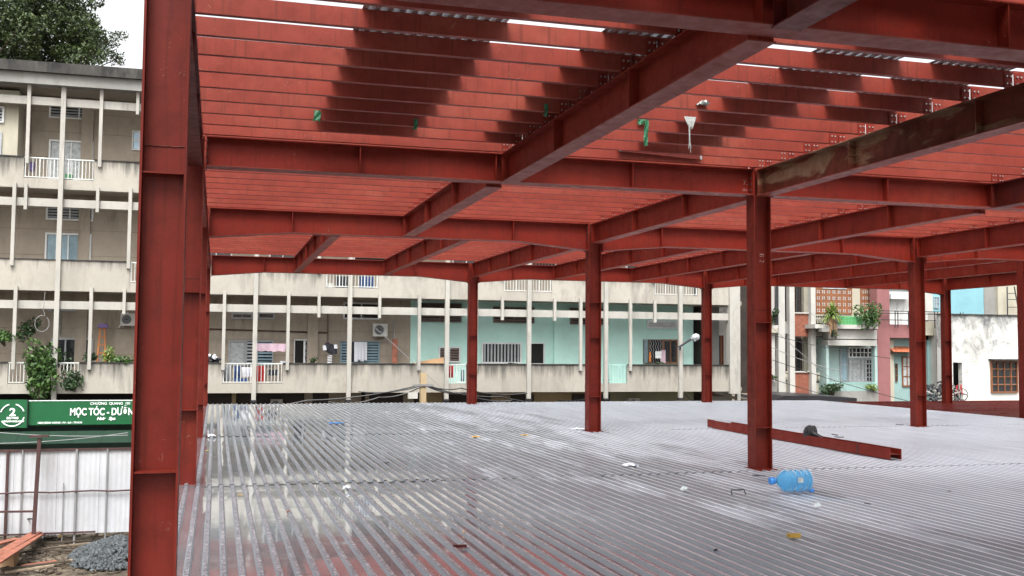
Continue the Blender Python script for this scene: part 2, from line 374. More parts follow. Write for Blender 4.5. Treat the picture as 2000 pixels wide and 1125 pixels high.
def split_letters(o):
    me = o.data; adj = {}
    par = list(range(len(me.vertices)))
    def fd(a):
        while par[a] != a: par[a] = par[par[a]]; a = par[a]
        return a
    for e in me.edges: par[fd(e.vertices[0])] = fd(e.vertices[1])
    isl = {}
    for v in me.vertices: isl.setdefault(fd(v.index), []).append(v.index)
    cl = []
    for vs in sorted(isl.values(), key=lambda q: min(me.vertices[i].co.x for i in q)):
        a = min(me.vertices[i].co.x for i in vs); b = max(me.vertices[i].co.x for i in vs)
        if cl and a < cl[-1][1] - .35 * min(b - a, cl[-1][1] - cl[-1][0]): cl[-1][1] = max(cl[-1][1], b); cl[-1][2].update(vs)
        else: cl.append([a, b, set(vs)])
    for a, b, vs in cl:
        ids = {v: k for k, v in enumerate(sorted(vs))}
        m2 = bpy.data.meshes.new('letter'); m2.from_pydata([me.vertices[i].co[:] for i in sorted(vs)], [], [[ids[i] for i in p.vertices] for p in me.polygons if p.vertices[0] in vs])
        m2.materials.append(me.materials[0]); m2.update(); q = bpy.data.objects.new('letter', m2); COL.objects.link(q); q.parent = o.parent
    bpy.data.objects.remove(o)
def facing(x, y, z, rot=0):      # text lying in a plane that looks towards -Y
    return Matrix.Translation((x, y, z)) @ Matrix.Rotation(rot, 4, 'Y') @ Matrix.Rotation(math.pi / 2, 4, 'X')
text_mesh('B 2', .10, 'chalk', cB1, facing(XB + .01, G[1] - .0062, 3.02, math.pi / 2), name='chalk_mark', bold=-.0035)

# ------------------------------------------------------------------ girders across (X direction)
def girder(gi, x0, x1, label, stiff=(), haunch=False, mat='red_primer', zb=3.82):
    Y = G[gi]; t = thing('cross_girder', (x0, Y, zb), label, 'steel girder', 'deep red girders running across')
    x0 += .145; x1 -= .145; tf = .012; fw = .13
    if haunch:
        zl, hx = zb - .13, 1.45; pr = [(x0, zl), (x0 + hx, zb), (x1 - hx, zb), (x1, zl)]
    else: pr = [(x0, zb), (x1, zb)]
    bx('top_flange', mat, t, x0, x1, Y - fw, Y + fw, TOP - tf, TOP)
    wv = MB(); n = len(pr)
    for s in (-.004, .004):
        pts = [(x, Y + s, z + tf) for x, z in pr] + [(x1, Y + s, TOP - tf), (x0, Y + s, TOP - tf)]
        i = len(wv.v); wv.v += pts; idx = list(range(i, i + len(pts))); wv.f.append(tuple(idx if s < 0 else idx[::-1])); wv.m.append(0)
    wv.build('web', mat, t)
    b = MB()
    for (xa, za), (xb, zb_) in zip(pr[:-1], pr[1:]):
        i = len(b.v)
        b.v += [(xa, Y - fw, za), (xb, Y - fw, zb_), (xb, Y + fw, zb_), (xa, Y + fw, za), (xa, Y - fw, za + tf), (xb, Y - fw, zb_ + tf), (xb, Y + fw, zb_ + tf), (xa, Y + fw, za + tf)]
        for f in ((3, 2, 1, 0), (4, 5, 6, 7), (0, 1, 5, 4), (1, 2, 6, 5), (2, 3, 7, 6), (3, 0, 4, 7)): b.f.append(tuple(i + k for k in f)); b.m.append(0)
    b.build('bottom_flange', 'red_flange', t)
    def zat(x):
        for (xa, za), (xb, zb_) in zip(pr[:-1], pr[1:]):
            if xa <= x <= xb: return za + (zb_ - za) * (x - xa) / (xb - xa)
        return zb
    for sx in stiff:
        for s in (-1, 1):
            y0, y1 = sorted((Y + s * .0045, Y + s * (fw - .01))); bx('stiffener', mat, t, sx - .005, sx + .005, y0, y1, zat(sx) + tf + .001, TOP - tf - .001)
    bolts = MB()
    for x, sg in ((x0, -1), (x1, 1)):
        xa, xb = (x - .0 , x + .014) if sg < 0 else (x - .014, x)
        bx('end_plate', mat, t, xa, xb, Y - fw - .012, Y + fw + .012, pr[0][1] - .02 if sg < 0 else pr[-1][1] - .02, TOP + .012)
        for k in range(4):
            for s in (-1, 1):
                z = zb + .07 + .085 * k; xx = xb if sg < 0 else xa - .014
                bolts.box(xx, xx + .014, Y + s * .075 - .013, Y + s * .075 + .013, z - .013, z + .013)
    bolts.build('bolts', 'dark_steel', t, kind='stuff')
    return t
girder(0, XA, XB, 'nearest red girder crossing the top of the picture, left of the near column line', (1.7, 3.46, 3.74, 5.44), zb=3.83)
gA = girder(1, XA, XB, 'long straight red girder from the left columns to the chalked column', (1.68, 3.44, 5.34), zb=3.82)
girder(2, XA, XB, 'second haunched red girder, between the left columns and the column with the rag', (1.31, 3.48, 5.57), True, zb=3.77)
girder(3, XA, XB, 'farthest red girder over the beige laundry balcony, left bay', (1.24, 2.13, 4.7, 5.53), True, zb=3.75)
girder(0, XB, XC, 'nearest red girder continuing beyond the top right edge of the picture', (9.3, 11.1), zb=3.83)
girder(1, XB, XC, 'straight red girder going right from the chalked column', (9.3, 11.13, 13), zb=3.82)
girder(2, XB, XC, 'haunched red girder between the middle column and the column by the pink house', (8.73, 11.1, 12.95), True, zb=3.77)
girder(3, XB, XC, 'farthest red girder over the mint apartment wall, middle bay', (8.5, 9.8, 12.33, 13.5), True, zb=3.75)
girder(1, XC, XD, 'straight red girder off the right edge in the second line', (17, 18.7), zb=3.82)
girder(2, XC, XD, 'haunched red girder right of the column by the pink house', (16.4, 18.7, 21), True, zb=3.77)
girder(3, XC, XD, 'farthest red girder over the right hand townhouses', (16.2, 17.4, 19.9, 21.9), True, zb=3.75)
text_mesh('1-1', .09, 'chalk', gA, facing(7.03, G[1] - .0052, 3.98, .3), name='chalk_mark', bold=-.003)
text_mesh('du', .07, 'chalk', gA, facing(7.03, G[1] - .0052, 3.88, -.1), name='chalk_mark', bold=-.002)

# ------------------------------------------------------------------ joists
JS = .59
JY = [12.93 - JS * k for k in range(22)][::-1]
JY = [y for y in JY if abs(y - G[0]) > .16]
y = 12.93 + JS * .75
JY2 = []
while y < G[3] - .1:
    JY2.append(y); y += .575
ZB, ZT = 4.20, 4.35
def joist_mesh(L):
    p = [(0, 0), (.06, 0), (.06, .018), (.057, .018), (.057, .003), (.003, .003), (.003, .147), (.057, .147), (.057, .132), (.06, .132), (.06, .15), (0, .15)]
    m = MB(); me = bpy.data.meshes.new('roof_joist'); m.prism(p, (0, 0, 0), (0, 1, 0), (0, 0, 1), (L, 0, 0))
    me.from_pydata(m.v, [], m.f); me.materials.append(MAT['red_joist']); me.update(); return me
LXS = [(-.3, 3.6), (3.6, XB), (XB, 11.1), (11.1, XC), (XC, 18.7), (18.7, XD)]
ORD = 'first second third fourth fifth sixth seventh eighth ninth tenth eleventh twelfth thirteenth fourteenth fifteenth sixteenth seventeenth eighteenth nineteenth twentieth'.split()
bayname = {0: 'before the nearest girder', 1: 'beyond the nearest girder', 2: 'beyond the second girder', 3: 'beyond the third girder'}
bxn = ['by the left columns', 'just left of the chalked column', 'just right of the chalked column', 'second span right of the chalked column', 'right of the masked beam', 'at the right edge']
jm = {}
for (a, b), nm in zip(LXS, bxn):
    L = round(b - a - .004, 3)
    if L not in jm: jm[L] = joist_mesh(L)
    cnt = {}
    for yy in JY + JY2:
        bay = sum(yy > g for g in G[:3]); cnt[bay] = cnt.get(bay, 0) + 1
        if bay == 0 and a > 11: continue
        o = bpy.data.objects.new('roof_joist', jm[L]); COL.objects.link(o)
        o.location = (a + .002, yy + U(-.012, .012), ZB + U(-.003, .004)); o.rotation_euler = (U(-.01, .01), 0, U(-.0015, .0015))
        tag(o, ORD[cnt[bay] - 1] + ' red joist ' + bayname[bay] + ', ' + nm, 'roof joist', 'red roof joists')

# ------------------------------------------------------------------ beams along (Y direction) with cleats for the joists
cleat_src = {}
def beam(X, y0, y1, label, mat='red_primer', zb=3.80, fw=.11, edge=False, stiffs=None):
    t = thing('long_beam', (X, y0, zb), label, 'steel beam', 'red beams running away from the viewer')
    tp = TOP - .012; y0 += .142; y1 -= .142; tf = .011
    bx('top_flange', mat, t, X - fw, X + fw, y0, y1, tp - tf, tp)
    bx('bottom_flange', 'red_flange' if mat != 'red_dark' else mat, t, X - fw, X + fw, y0, y1, zb, zb + tf)
    bx('web', mat, t, X - .004, X + .004, y0, y1, zb + tf, tp - tf)
    n = max(1, round((y1 - y0) / 2.0))
    for k in range(n + 1):
        y = y0 + .02 + (y1 - y0 - .04) * k / n
        for s in (-1, 1):
            x0, x1 = sorted((X + s * .0045, X + s * (fw - .008))); bx('stiffener', mat, t, x0, x1, y - .005, y + .005, zb + tf + .001, tp - tf - .001)
    bolts = MB()
    for jy in JY + JY2:
        if not (y0 < jy < y1): continue
        for s in (-1, 1):
            if 'c' not in cleat_src:
                c = cleat_src['c'] = MB().box(-.045, .045, -.0035, .0035, 0, .16).build('cleat', 'red_primer')
            else: c = inst(cleat_src['c'], 'cleat', t, (0, 0, 0))
            c.parent = t
            c.location = (s * .06, jy - .006 - y0 + .142, tp - zb)
            for dz in (.05, .12):
                for dx in (-.022, .022):
                    x = X + s * .06 + dx
                    bolts.tube([(x, jy - .010, tp + dz), (x, jy - .024, tp + dz)], .009, 6)
    bolts.build('bolts', 'bolt_zinc', t, kind='stuff')
    return t
bay = ['in front of the nearest girder', 'from the nearest girder to the second', 'from the second girder to the third', 'from the third girder to the farthest']
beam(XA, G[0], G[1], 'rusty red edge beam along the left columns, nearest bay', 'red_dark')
beam(XA, G[1], G[2], 'red edge beam along the left columns, middle bay'); beam(XA, G[2], G[3], 'red edge beam along the left columns, farthest bay')
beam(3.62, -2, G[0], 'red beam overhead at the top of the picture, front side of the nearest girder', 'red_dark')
beam(3.6, G[0], G[1], 'big red beam slanting down the middle of the picture from the nearest girder to the second')
beam(3.48, G[1], G[2], 'red mid-bay beam continuing behind the second girder, left of the chalked column', zb=3.78)
beam(XB, G[0], G[1], 'dark stained beam meeting the head of the chalked column from the upper right', 'red_stained')
beam(XB, G[1], G[2], 'red beam between the chalked column and the column with the rag', zb=3.78)
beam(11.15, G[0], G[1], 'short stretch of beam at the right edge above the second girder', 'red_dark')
beam(11.1, G[1], G[2], 'red mid-bay beam between second and third girders, right of the chalked column', zb=3.76)
beam(XC, G[1], G[2], 'stained beam meeting the head of the column by the pink house', 'red_primer', zb=3.74)
beam(18.6, G[1], G[2], 'red mid-bay beam at the right edge behind the second girder', zb=3.76)
for X, nm in ((2.13, 'first from the left'), (4.66, 'second from the left'), (XB, 'landing on the far mint balcony column'), (9.8, 'first right of the far mint balcony column'),
              (12.33, 'second right of the far mint balcony column'), (XC, 'landing on the far apartment corner column'), (17.4, 'first right of the apartment corner column'), (19.9, 'second right of the apartment corner column'), (XD, 'above the column before the white wall')):
    beam(X, G[2], G[3], 'farthest bay short red beam, ' + nm, zb=3.76, fw=.09)
beam(XB, -2, G[0], 'stained beam in front of the nearest girder, beyond the right edge', 'red_stained')

# a loose channel resting in the joists
t = thing('loose_channel', (0, 0, 0), 'short loose dark red channel against the joists, right of the middle beam', 'steel channel')
# ------------------------------------------------------------------ roof sheets
def roof_sheet(x0, x1, y0, y1, label, group='grey corrugated sheets on the roof joists'):
    L = y1 - y0; pw = .1; n = round((x1 - x0) / pw); m = MB(); h = .035
    pr = []
    for k in range(n): x = x0 + k * pw; pr += [(x, 0), (x + .045, 0), (x + .058, h), (x + .088, h)]
    pr += [(x0 + n * pw, 0)]
    for (xa, za), (xb, zb) in zip(pr[:-1], pr[1:]):
        for dz in (0, .002): m.quad((xa, y0, ZT + .007 + za + dz), (xb, y0, ZT + .007 + zb + dz), (xb, y1, ZT + .007 + zb + dz), (xa, y1, ZT + .007 + za + dz))
        m.quad((xa, y0, ZT + .007 + za), (xb, y0, ZT + .007 + zb), (xb, y0, ZT + .009 + zb), (xa, y0, ZT + .009 + za))
    o = m.build('roof_sheet', 'sheet_galv', loc=(x0, y0, ZT)); tag(o, label, 'roof sheet', group); return o
roof_sheet(1.06, 2.26, 6.7, 12.7, 'grey corrugated sheet on the joists shading the patch between the two green ties')
roof_sheet(3.1, 4.1, 6.6, 12.7, 'grey corrugated sheet lying over the middle beam')
roof_sheet(5.12, 6.02, 6.7, 12.3, 'grey corrugated sheet on the joists right of the middle beam, above the hanging rags')
roof_sheet(6.36, 7.26, 6.7, 10.2, 'grey corrugated sheet on the joists beside the dark stained beam')
roof_sheet(7.9, 9.3, 6.7, 9.4, 'grey corrugated sheet at the right edge beyond the dark stained beam')
for x0, x1, nm in ((-.3, 1.0, 'leftmost'), (1.0, 2.5, 'second from the left'), (2.7, 4.3, 'over the near beam'), (4.7, 6.1, 'right of the near beam'), (6.1, 11.0, 'far right')):
    roof_sheet(x0, x1, -2, 6.0, 'grey corrugated sheet in front of the nearest girder, ' + nm)

# ------------------------------------------------------------------ floor steel at the edges of the deck
def floor_beam(p, q, label, w=.2, z0=-.42, z1=-.03, mat='red_primer'):
    (xa, ya), (xb, yb) = p, q
    t = thing('floor_beam', (xa, ya, z0), label, 'steel beam')
    if abs(xb - xa) > abs(yb - ya):
        bx('web', mat, t, xa, xb, ya - .005, ya + .005, z0 + .012, z1 - .012)
        for z in (z0, z1 - .012): bx('flange', mat, t, xa, xb, ya - w / 2, ya + w / 2, z, z + .0115)
    else:
        bx('web', mat, t, xa - .005, xa + .005, ya, yb, z0 + .012, z1 - .012)
        for z in (z0, z1 - .012): bx('flange', mat, t, xa - w / 2, xa + w / 2, ya, yb, z, z + .0115)
floor_beam((XA, -2), (XA, 6.2), 'red floor beam under the left deck edge, nearest stretch'); floor_beam((XA, 6.7), (XA, 12.8), 'red floor beam under the left deck edge between the two nearest columns')
floor_beam((XA, 13.4), (XA, 19.5), 'red floor beam under the left deck edge, third stretch')
floor_beam((XA + .2, 30.7), (19.4, 30.7), 'red floor beam under the far deck edge')
floor_beam((19.42, 14), (19.42, 31), 'red floor beam under the right deck edge'); floor_beam((23.35, 14), (23.35, 31), 'red floor beam carrying the bare joists at the right', z1=-.2); floor_beam((27, 14), (27, 31), 'outermost red floor beam at the right', z1=-.2)
red('red_wet', (.10, .012, .009), rust=.6, rough=.3)
fj = joist_mesh(10.4); fj.materials[0] = MAT['red_wet']
for k in range(33):
    o = bpy.data.objects.new('floor_joist', fj); COL.objects.link(o); o.location = (19.6, 14.1 + .53 * k + U(-.02, .02), -.185 + U(-.01, .01)); o.rotation_euler = (0, U(-.001, .001), U(-.002, .002))
    tag(o, 'bare red floor joist right of the metal deck, number %s from the front' % (ORD + ['twenty first', 'twenty second', 'twenty third', 'twenty fourth', 'twenty fifth', 'twenty sixth', 'twenty seventh', 'twenty eighth', 'twenty ninth', 'thirtieth', 'thirty first', 'thirty second', 'thirty third'])[k], 'floor joist', 'bare red floor joists right of the deck')

exec_parts = []
# ================================================================== apartment block
YF, YW = 38.0, 39.45
HS = 3.45
ap = thing('apartment_building', (6, 44, -3.5), 'long weathered three-storey apartment block with concrete balconies and thin posts behind the deck', 'apartment building')
X0, X1 = -16.0, 20.2
for k in range(4):
    zf = .04 + HS * (k - 1) if k else -3.5
for k, z in enumerate((.04, 3.49, 6.94, 10.41)):      # floor slabs / soffits
    bx('floor_slab', 'soffit', ap, X0, X1 + .2, YF + .14, 50, z - .0, z + .16)
def wallseg(name, mat, x0, x1, z0, z1, y0=YW, y1=YW + .25): return bx(name, mat, ap, x0, x1, y0, y1, z0, z1)
XM = 7.12
for k in range(3):
    z0, z1 = .2 + HS * k, 3.489 + HS * k
    if k == 0:
        wallseg('wall', 'wall_beige', X0, XM, z0, z1); wallseg('wall', 'wall_mint', XM, 18.9, z0, z1); wallseg('wall', 'wall_grey', 19.6, X1, z0, z1, YW + 2)
    else: wallseg('wall', 'wall_beige', X0, 18.9, z0, z1)
    for X in (-4.75, -1.0, 2.95 + .3, 12.85, 18.4):      # wall pilasters
        wallseg('pilaster', 'wall_mint' if (k == 0 and X > XM) else 'wall_beige', X, X + .38, z0, z1 - .01, YW - .12, YW - .002)
    for z in (1.15, 2.05, 2.75):        # plank like grooves: thin proud courses
        if k == 0: wallseg('course_line', 'wood_grey', X0, XM - .3, z0 + z, z0 + z + .018, YW - .008, YW - .001)
        else: wallseg('course_line', 'wood_grey', X0, 18.8, z0 + z, z0 + z + .018, YW - .008, YW - .001)
wallseg('back_wall', 'wall_beige', X0, X1, -3.4, 10.4, 49.6, 50)
wallseg('side_wall', 'wall_whiteclean', X0, X0 + .2, -3.4, 10.4, YF + .15, 49.5)
# openings in the parapets, per level: x0, x1
OPEN = {0: [(-6.62, -4.42), (.23, 2.3), (8.13, 9.0), (14.15, 15.4)], 1: [(-2.9, -1.2), (3.75, 5.65), (10.4, 12.3), (16.55, 18.4)], 2: [(-6.35, -4.15), (1.5, 3.4), (8.5, 10.3), (14, 16)]}
for k in range(3):
    z0 = .04 + HS * k; z1 = z0 + 1.03; xs = X0
    for a, b in OPEN[k] + [(X1 - .02, X1)]:
        bx('parapet', 'concrete_front', ap, xs, a, YF, YF + .12, z0, z1)
        cp = bx('parapet_cap', 'roof_dark', ap, xs, a, YF - .03, YF + .15, z1 + .001, z1 + .035)
        if b < X1 - .05:
            bx('parapet', 'concrete_front', ap, a + .002, b - .002, YF + .003, YF + .117, z0, z0 + .33)
            m = MB(); n = int((b - a) / .115)
            for i in range(n + 1): x = a + .04 + (b - a - .08) * i / n; m.bar((x, YF + .05, z0 + .36), (x, YF + .05, z1), .02 if i % 4 else .035)
            m.bar((a, YF + .05, z1), (b, YF + .05, z1), .05, .04); m.bar((a, YF + .05, z0 + .38), (b, YF + .05, z0 + .38), .03, .03)
            m.build('balcony_railing', 'rail_teal' if (k == 0 and a > 12) else 'rail_white', ap)
        xs = b
    lz = 2.88 + HS * k
    bx('lintel_band', 'concrete_post', ap, X0, X1, YF + .02, YF + .2, lz, lz + .27)
FULL = [-14.8, -11.6, -8.4, -5.17, -1.93, 1.31, 4.62, 8.21, 11.38, 14.48, 17.61]
for x in FULL:
    bx('tall_post', 'concrete_post', ap, x - .075, x + .075, YF - .14, YF - .001, -.2, 11.0)
    bx('post_shoe', 'dark_steel', ap, x - .1, x + .1, YF - .18, YF + .02, -.28, -.205)
bx('corner_post', 'concrete_post', ap, X1 - .45, X1, YF - .12, YF + .2, -.05, 11)
MED = {0: [-6.45, -4.1, .25, 2.45, 7.17, 9.32, 13.45, 15.5, 18.62], 1: [-2.95, -6.6, 3.5, 10.3, 16.5], 2: [-6.25, -3.97, 2.4, 6, 9.3, 12.6]}
STB = {0: [-3.05, 3.52, 5.7, 10.33, 12.4, 16.53], 1: [-6.25, -4.0, .2, 2.4, 7.1, 9.3, 13.4, 15.5], 2: [-2.8, .3, 5, 8, 11, 14]}
for k in range(3):
    for x in MED[k]: bx('short_post', 'concrete_post', ap, x - .055, x + .055, YF - .12, YF - .002, .85 + HS * k, 3.62 + HS * k)
    for x in STB[k]: bx('stub_post', 'concrete_post', ap, x - .05, x + .05, YF - .12, YF - .002, 2.74 + HS * k, 3.6 + HS * k)
bx('roof_fascia', 'wall_grey', ap, X0, X1, YF - .3, YF + .1, 10.42, 10.8)  # greyer colour stands in for the shade under the roof edge
bx('roof_edge', 'roof_dark', ap, X0 - .2, X1 + .2, YF - .45, 50, 10.801, 11.15)
# chamfered right corner bay
m = MB()
for z0, z1 in ((.04, 1.07), (2.88, 3.15), (3.49, 4.52), (6.33, 6.6), (6.94, 7.97)):
    m.prism([(0, 0), (1.35, 2.6), (1.23, 2.66), (-.12, .06)], (X1 + .002, YF, z0), (1, 0, 0), (0, 1, 0), (0, 0, z1 - z0))
m.build('side_parapet', 'concrete_post', ap)
m = MB()
for a in (.28, .62, 1.0): m.box(X1 + 1.35 * a - .08, X1 + 1.35 * a + .08, YF + 2.6 * a, YF + 2.6 * a + .15, -3.4, 10.4)
m.build('side_posts', 'concrete_post', ap)
m = MB().box(X1 + .1, X1 + 1.2, YF + 2.9, 49, -3.4, 10.4); m.build('side_wing', 'wall_whiteclean', ap)
# ground floor
bx('ground_floor_wall', 'shop_dark', ap, X0, 7.6, YW + .2, YW + .4, -3.5, .038)
bx('ground_floor_wall', 'wall_ochre', ap, 7.6, 15.2, YW + .2, YW + .4, -3.5, .038)
bx('ground_floor_wall', 'wall_olive', ap, 15.2, 19.0, YW + .2, YW + .4, -3.5, .038)
for a, b in ((8.1, 8.3), (8.35, 10.3), (12.2, 13.9), (14.9, 16.2)):
    pass
for a, b in ((8.45, 10.35), (10.9 + .25, 12.0 + .1), (13.7, 15.3)):
    bx('shop_opening', 'shop_dark', ap, a, b, YW + .12, YW + .199, -3.4, -.12)
for a, b in ((.6, .75), (3.2, 3.5), (4.1, 5.3), (5.45, 5.6), (6.9, 7.3)):
    bx('pillar', 'wall_ochre' if b < 1 else 'wall_beige', ap, a, b, YW + .08, YW + .199, -3.4, .03)

# windows ----------------------------------------------------------
def rect(px0, py0, px1, py1, Y):
    a = at(px0, (py0 + py1) / 2, Y); b = at(px1, (py0 + py1) / 2, Y); t = at((px0 + px1) / 2, py0, Y); c = at((px0 + px1) / 2, py1, Y)
    return a.x, b.x, c.z, t.z
def window(par, r, Y, style='panes', frame='frame_white', pane='glass_dark', nx=3, ny=1, depth=.07, name='window'):
    x0, x1, z0, z1 = r; fw = min(.06, (x1 - x0) * .08)
    m = MB(); yf = Y - depth
    m.box(x0, x1, yf, Y - .001, z0, z0 + fw).box(x0, x1, yf, Y - .001, z1 - fw, z1).box(x0, x0 + fw, yf, Y - .001, z0 + fw, z1 - fw).box(x1 - fw, x1, yf, Y - .001, z0 + fw, z1 - fw)
    for i in range(1, nx):
        x = x0 + (x1 - x0) * i / nx; m.box(x - .022, x + .022, yf + .012, Y - .002, z0 + fw, z1 - fw)
    for j in range(1, ny):
        z = z0 + (z1 - z0) * j / ny; m.box(x0 + fw, x1 - fw, yf + .016, Y - .003, z - .018, z + .018)
    wo_ = m.build(name, frame, par)
    W = (x1 - x0 - 2 * fw) / nx; Hh = (z1 - z0 - 2 * fw) / ny
    if style in ('panes', 'door'):
        for i in range(nx):
            for j in range(ny):
                a = x0 + fw + W * i + .02; c = z0 + fw + Hh * j + .016
                MB().box(a, a + W - .04, Y - .03 + U(-.004, .004), Y - .004, c, c + Hh - .032).build('pane', pane, wo_)
    elif style == 'louvre':
        bx('recess', 'interior_shade', wo_, x0 + fw, x1 - fw, Y - .012, Y - .004, z0 + fw, z1 - fw)  # flat black panel, shade behind the slats put into its colour
        n = max(3, int((z1 - z0) / .12)); lm = MB()
        for j in range(n):
            z = z0 + fw + (z1 - z0 - 2 * fw) * (j + .5) / n
            lm.prism([(0, 0), (.045, .055), (.045, .068), (0, .013)], (x0 + fw, Y - .064, z - .03), (0, 1, 0), (0, 0, 1), (x1 - x0 - 2 * fw, 0, 0))
        lm.build('louvre_slats', pane, wo_)
    elif style == 'bars':
        bx('recess', 'interior_shade', wo_, x0 + fw, x1 - fw, Y - .012, Y - .004, z0 + fw, z1 - fw)  # flat black panel, painted as the shade behind the bars
        n = int((x1 - x0) / .14); lm = MB()
        for j in range(n):
            x = x0 + fw + (x1 - x0 - 2 * fw) * (j + .5) / n; lm.box(x - .035, x + .035, Y - .05, Y - .03, z0 + fw, z1 - fw)
        lm.build('bars', pane, wo_)
    elif style == 'grille':
        bx('recess', 'interior_shade', wo_, x0 + fw, x1 - fw, Y - .012, Y - .004, z0 + fw, z1 - fw)  # flat black panel, shade behind the grille is its colour
        lm = MB(); n = int((x1 - x0) / .11)
        for j in range(n):
            x = x0 + fw + (x1 - x0 - 2 * fw) * (j + .5) / n; K = 7
            for q in range(K):
                za = z0 + fw + (z1 - z0 - 2 * fw) * q / K; zb = z0 + fw + (z1 - z0 - 2 * fw) * (q + 1) / K; d = .03 * (1 if q % 2 else -1)
                lm.bar((x - d, Y - .04, za), (x + d, Y - .04, zb), .02)
        lm.build('grille', pane, wo_)
    elif style == 'open':
        bx('opening_shade', 'interior_shade', wo_, x0 + fw, x1 - fw, Y - .012, Y - .004, z0 + fw, z1 - fw)  # black panel painted as the unlit inside
    return wo_
W_ = lambda *a, **k: window(ap, rect(*a, YW), YW, **k)
W_(446, 665, 480, 714, style='panes', frame='frame_grey', pane='glass_curtain', nx=1, ny=1)
W_(481, 665, 500, 714, style='louvre', frame='frame_grey', pane='frame_grey', nx=1)
W_(501, 665, 534, 714, style='louvre', frame='frame_grey', pane='glass_blue', nx=1)
W_(574, 663, 594, 714, style='open', nx=1, name='door'); W_(594, 663, 618, 714, style='grille', pane='frame_grey', nx=1, name='door')
W_(664, 666, 702, 710, style='louvre', frame='glass_blue', pane='glass_blue', nx=1); W_(704, 666, 741, 710, style='louvre', frame='glass_blue', pane='glass_blue', nx=1)
W_(452, 611, 494, 623, style='louvre', frame='frame_grey', pane='shutter_brown', nx=2); W_(504, 611, 536, 623, style='louvre', frame='frame_grey', pane='shutter_brown', nx=1)
W_(670, 591, 741, 624, style='louvre', frame='frame_white', pane='shop_dark', nx=2)
W_(817, 592, 901, 629, style='louvre', frame='shutter_brown', pane='shutter_brown', nx=2); W_(963, 600, 1043, 631, style='louvre', frame='shutter_brown', pane='shutter_brown', nx=2)
W_(1113, 602, 1188, 634, style='louvre', frame='shutter_brown', pane='shutter_brown', nx=2); W_(1263, 626, 1324, 642, style='louvre', frame='frame_white', pane='frame_white', nx=2)
W_(856, 677, 899, 708, style='louvre', frame='frame_white', pane='shutter_brown', nx=2); W_(940, 669, 1018, 710, style='bars', frame='frame_white', pane='frame_grey', nx=1)
W_(1034, 669, 1063, 712, style='open', nx=1, name='door'); W_(1256, 663, 1266, 710, style='panes', nx=1, frame='shutter_brown', pane='glass_blue'); W_(1266, 663, 1294, 710, style='grille', frame='shutter_brown', pane='frame_grey', nx=1)
W_(1294, 663, 1323, 710, style='panes', frame='wood_brown', pane='glass_dark', nx=2)
W_(100, 660, 182, 712, frame='frame_grey', pane='glass_dark', nx=3); W_(93, 600, 176, 608, style='louvre', frame='frame_grey', pane='shop_dark', nx=2)
W_(88, 456, 178, 512, frame='frame_white', pane='glass_blue', nx=4); W_(90, 402, 183, 431, style='louvre', frame='frame_white', pane='frame_grey', nx=2)
W_(95, 275, 182, 352, frame='frame_white', pane='glass_curtain', nx=4, ny=2); W_(96, 204, 184, 233, style='louvre', frame='frame_white', pane='frame_grey', nx=3)
W_(258, 256, 285, 294, frame='frame_white', pane='bright_window', nx=2, ny=2)
W_(-60, 400, -5, 425, style='louvre', pane='frame_grey'); W_(-60, 650, -5, 712, nx=3)
for k in (1, 2):            # upper storeys behind the red roof, seen in the wet deck
    for x, wd, st in ((-1.2, 1.7, 'panes'), (1.8, 1.5, 'panes'), (4.9, 1.6, 'louvre'), (8.7, 1.7, 'panes'), (11.7, 1.7, 'bars'), (13.9, 1.0, 'open'), (15.9, 1.7, 'panes')):
        window(ap, (x, x + wd, 1.05 + HS * k + (0 if st == 'panes' else .1), 2.2 + HS * k), YW, style=st, nx=3 if st == 'panes' else 1, pane='glass_dark' if st == 'panes' else 'shutter_brown')
        window(ap, (x, x + wd, 2.7 + HS * k, 3.2 + HS * k), YW, style='louvre', nx=2, pane='frame_grey')
# cream projecting room at the top left
b = at(36, 250, YF + .5)
bx('bay_wall', 'wall_cream', ap, X0, b.x, YF + .45, YW - .002, 7.1, 10.3)
window(ap, (at(0, 0, YF + .45).x - .6, at(17, 0, YF + .45).x, at(0, 240, YF + .45).z, at(0, 208, YF + .45).z), YF + .45, style='louvre', pane='frame_grey')
window(ap, (at(0, 0, YF + .45).x - .6, at(14, 0, YF + .45).x, at(0, 303, YF + .45).z, at(0, 258, YF + .45).z), YF + .45, nx=2, pane='glass_blue', frame='frame_grey')
# mint end bay: door with scroll work
window(ap, rect(1392, 655, 1412, 714, YW + .8), YW + .8, style='bars', frame='wood_brown', pane='wood_brown', nx=1, name='door')

# ------------------------------------------------------------------ air conditioners
def ac(px0, py0, px1, py1, Y, label):
    x0, x1, z0, z1 = rect(px0, py0, px1, py1, Y - .35)
    t = thing('air_conditioner', ((x0 + x1) / 2, Y - .2, z0), label, 'air conditioner', 'outdoor air conditioner units')
    bx('casing', 'ac_white', t, x0, x1, Y - .35, Y - .08, z0, z1)
    cx = x0 + (x1 - x0) * .42; cz = (z0 + z1) / 2; r = (z1 - z0) * .38
    pts = [(cx + r * math.cos(a * math.pi / 10), cz + r * math.sin(a * math.pi / 10)) for a in range(20)]
    m = MB(); m.prism(pts, (0, Y - .354, 0), (1, 0, 0), (0, 0, 1), (0, .003, 0)); m.build('fan_grille', 'ac_dark', t)
    m = MB()
    for q in (.35, .62, .9):
        m.tube([(cx + r * q * math.cos(a * math.pi / 8), Y - .358, cz + r * q * math.sin(a * math.pi / 8)) for a in range(17)], .007, 4, cap=False)
    m.build('grille_ring', 'frame_grey', t)
    for x in (x0 + .1, x1 - .1): MB().bar((x, Y - .38, z0 - .03), (x, Y, z0 - .03), .04, .05).build('bracket', 'post_grey', t)
    return t
ac(729, 632, 757, 657, YW, 'outdoor air conditioner on the beige wall beside the mint wall'); ac(235, 612, 264, 636, YW, 'outdoor air conditioner beside the orange ladder, partly behind the nearest column')
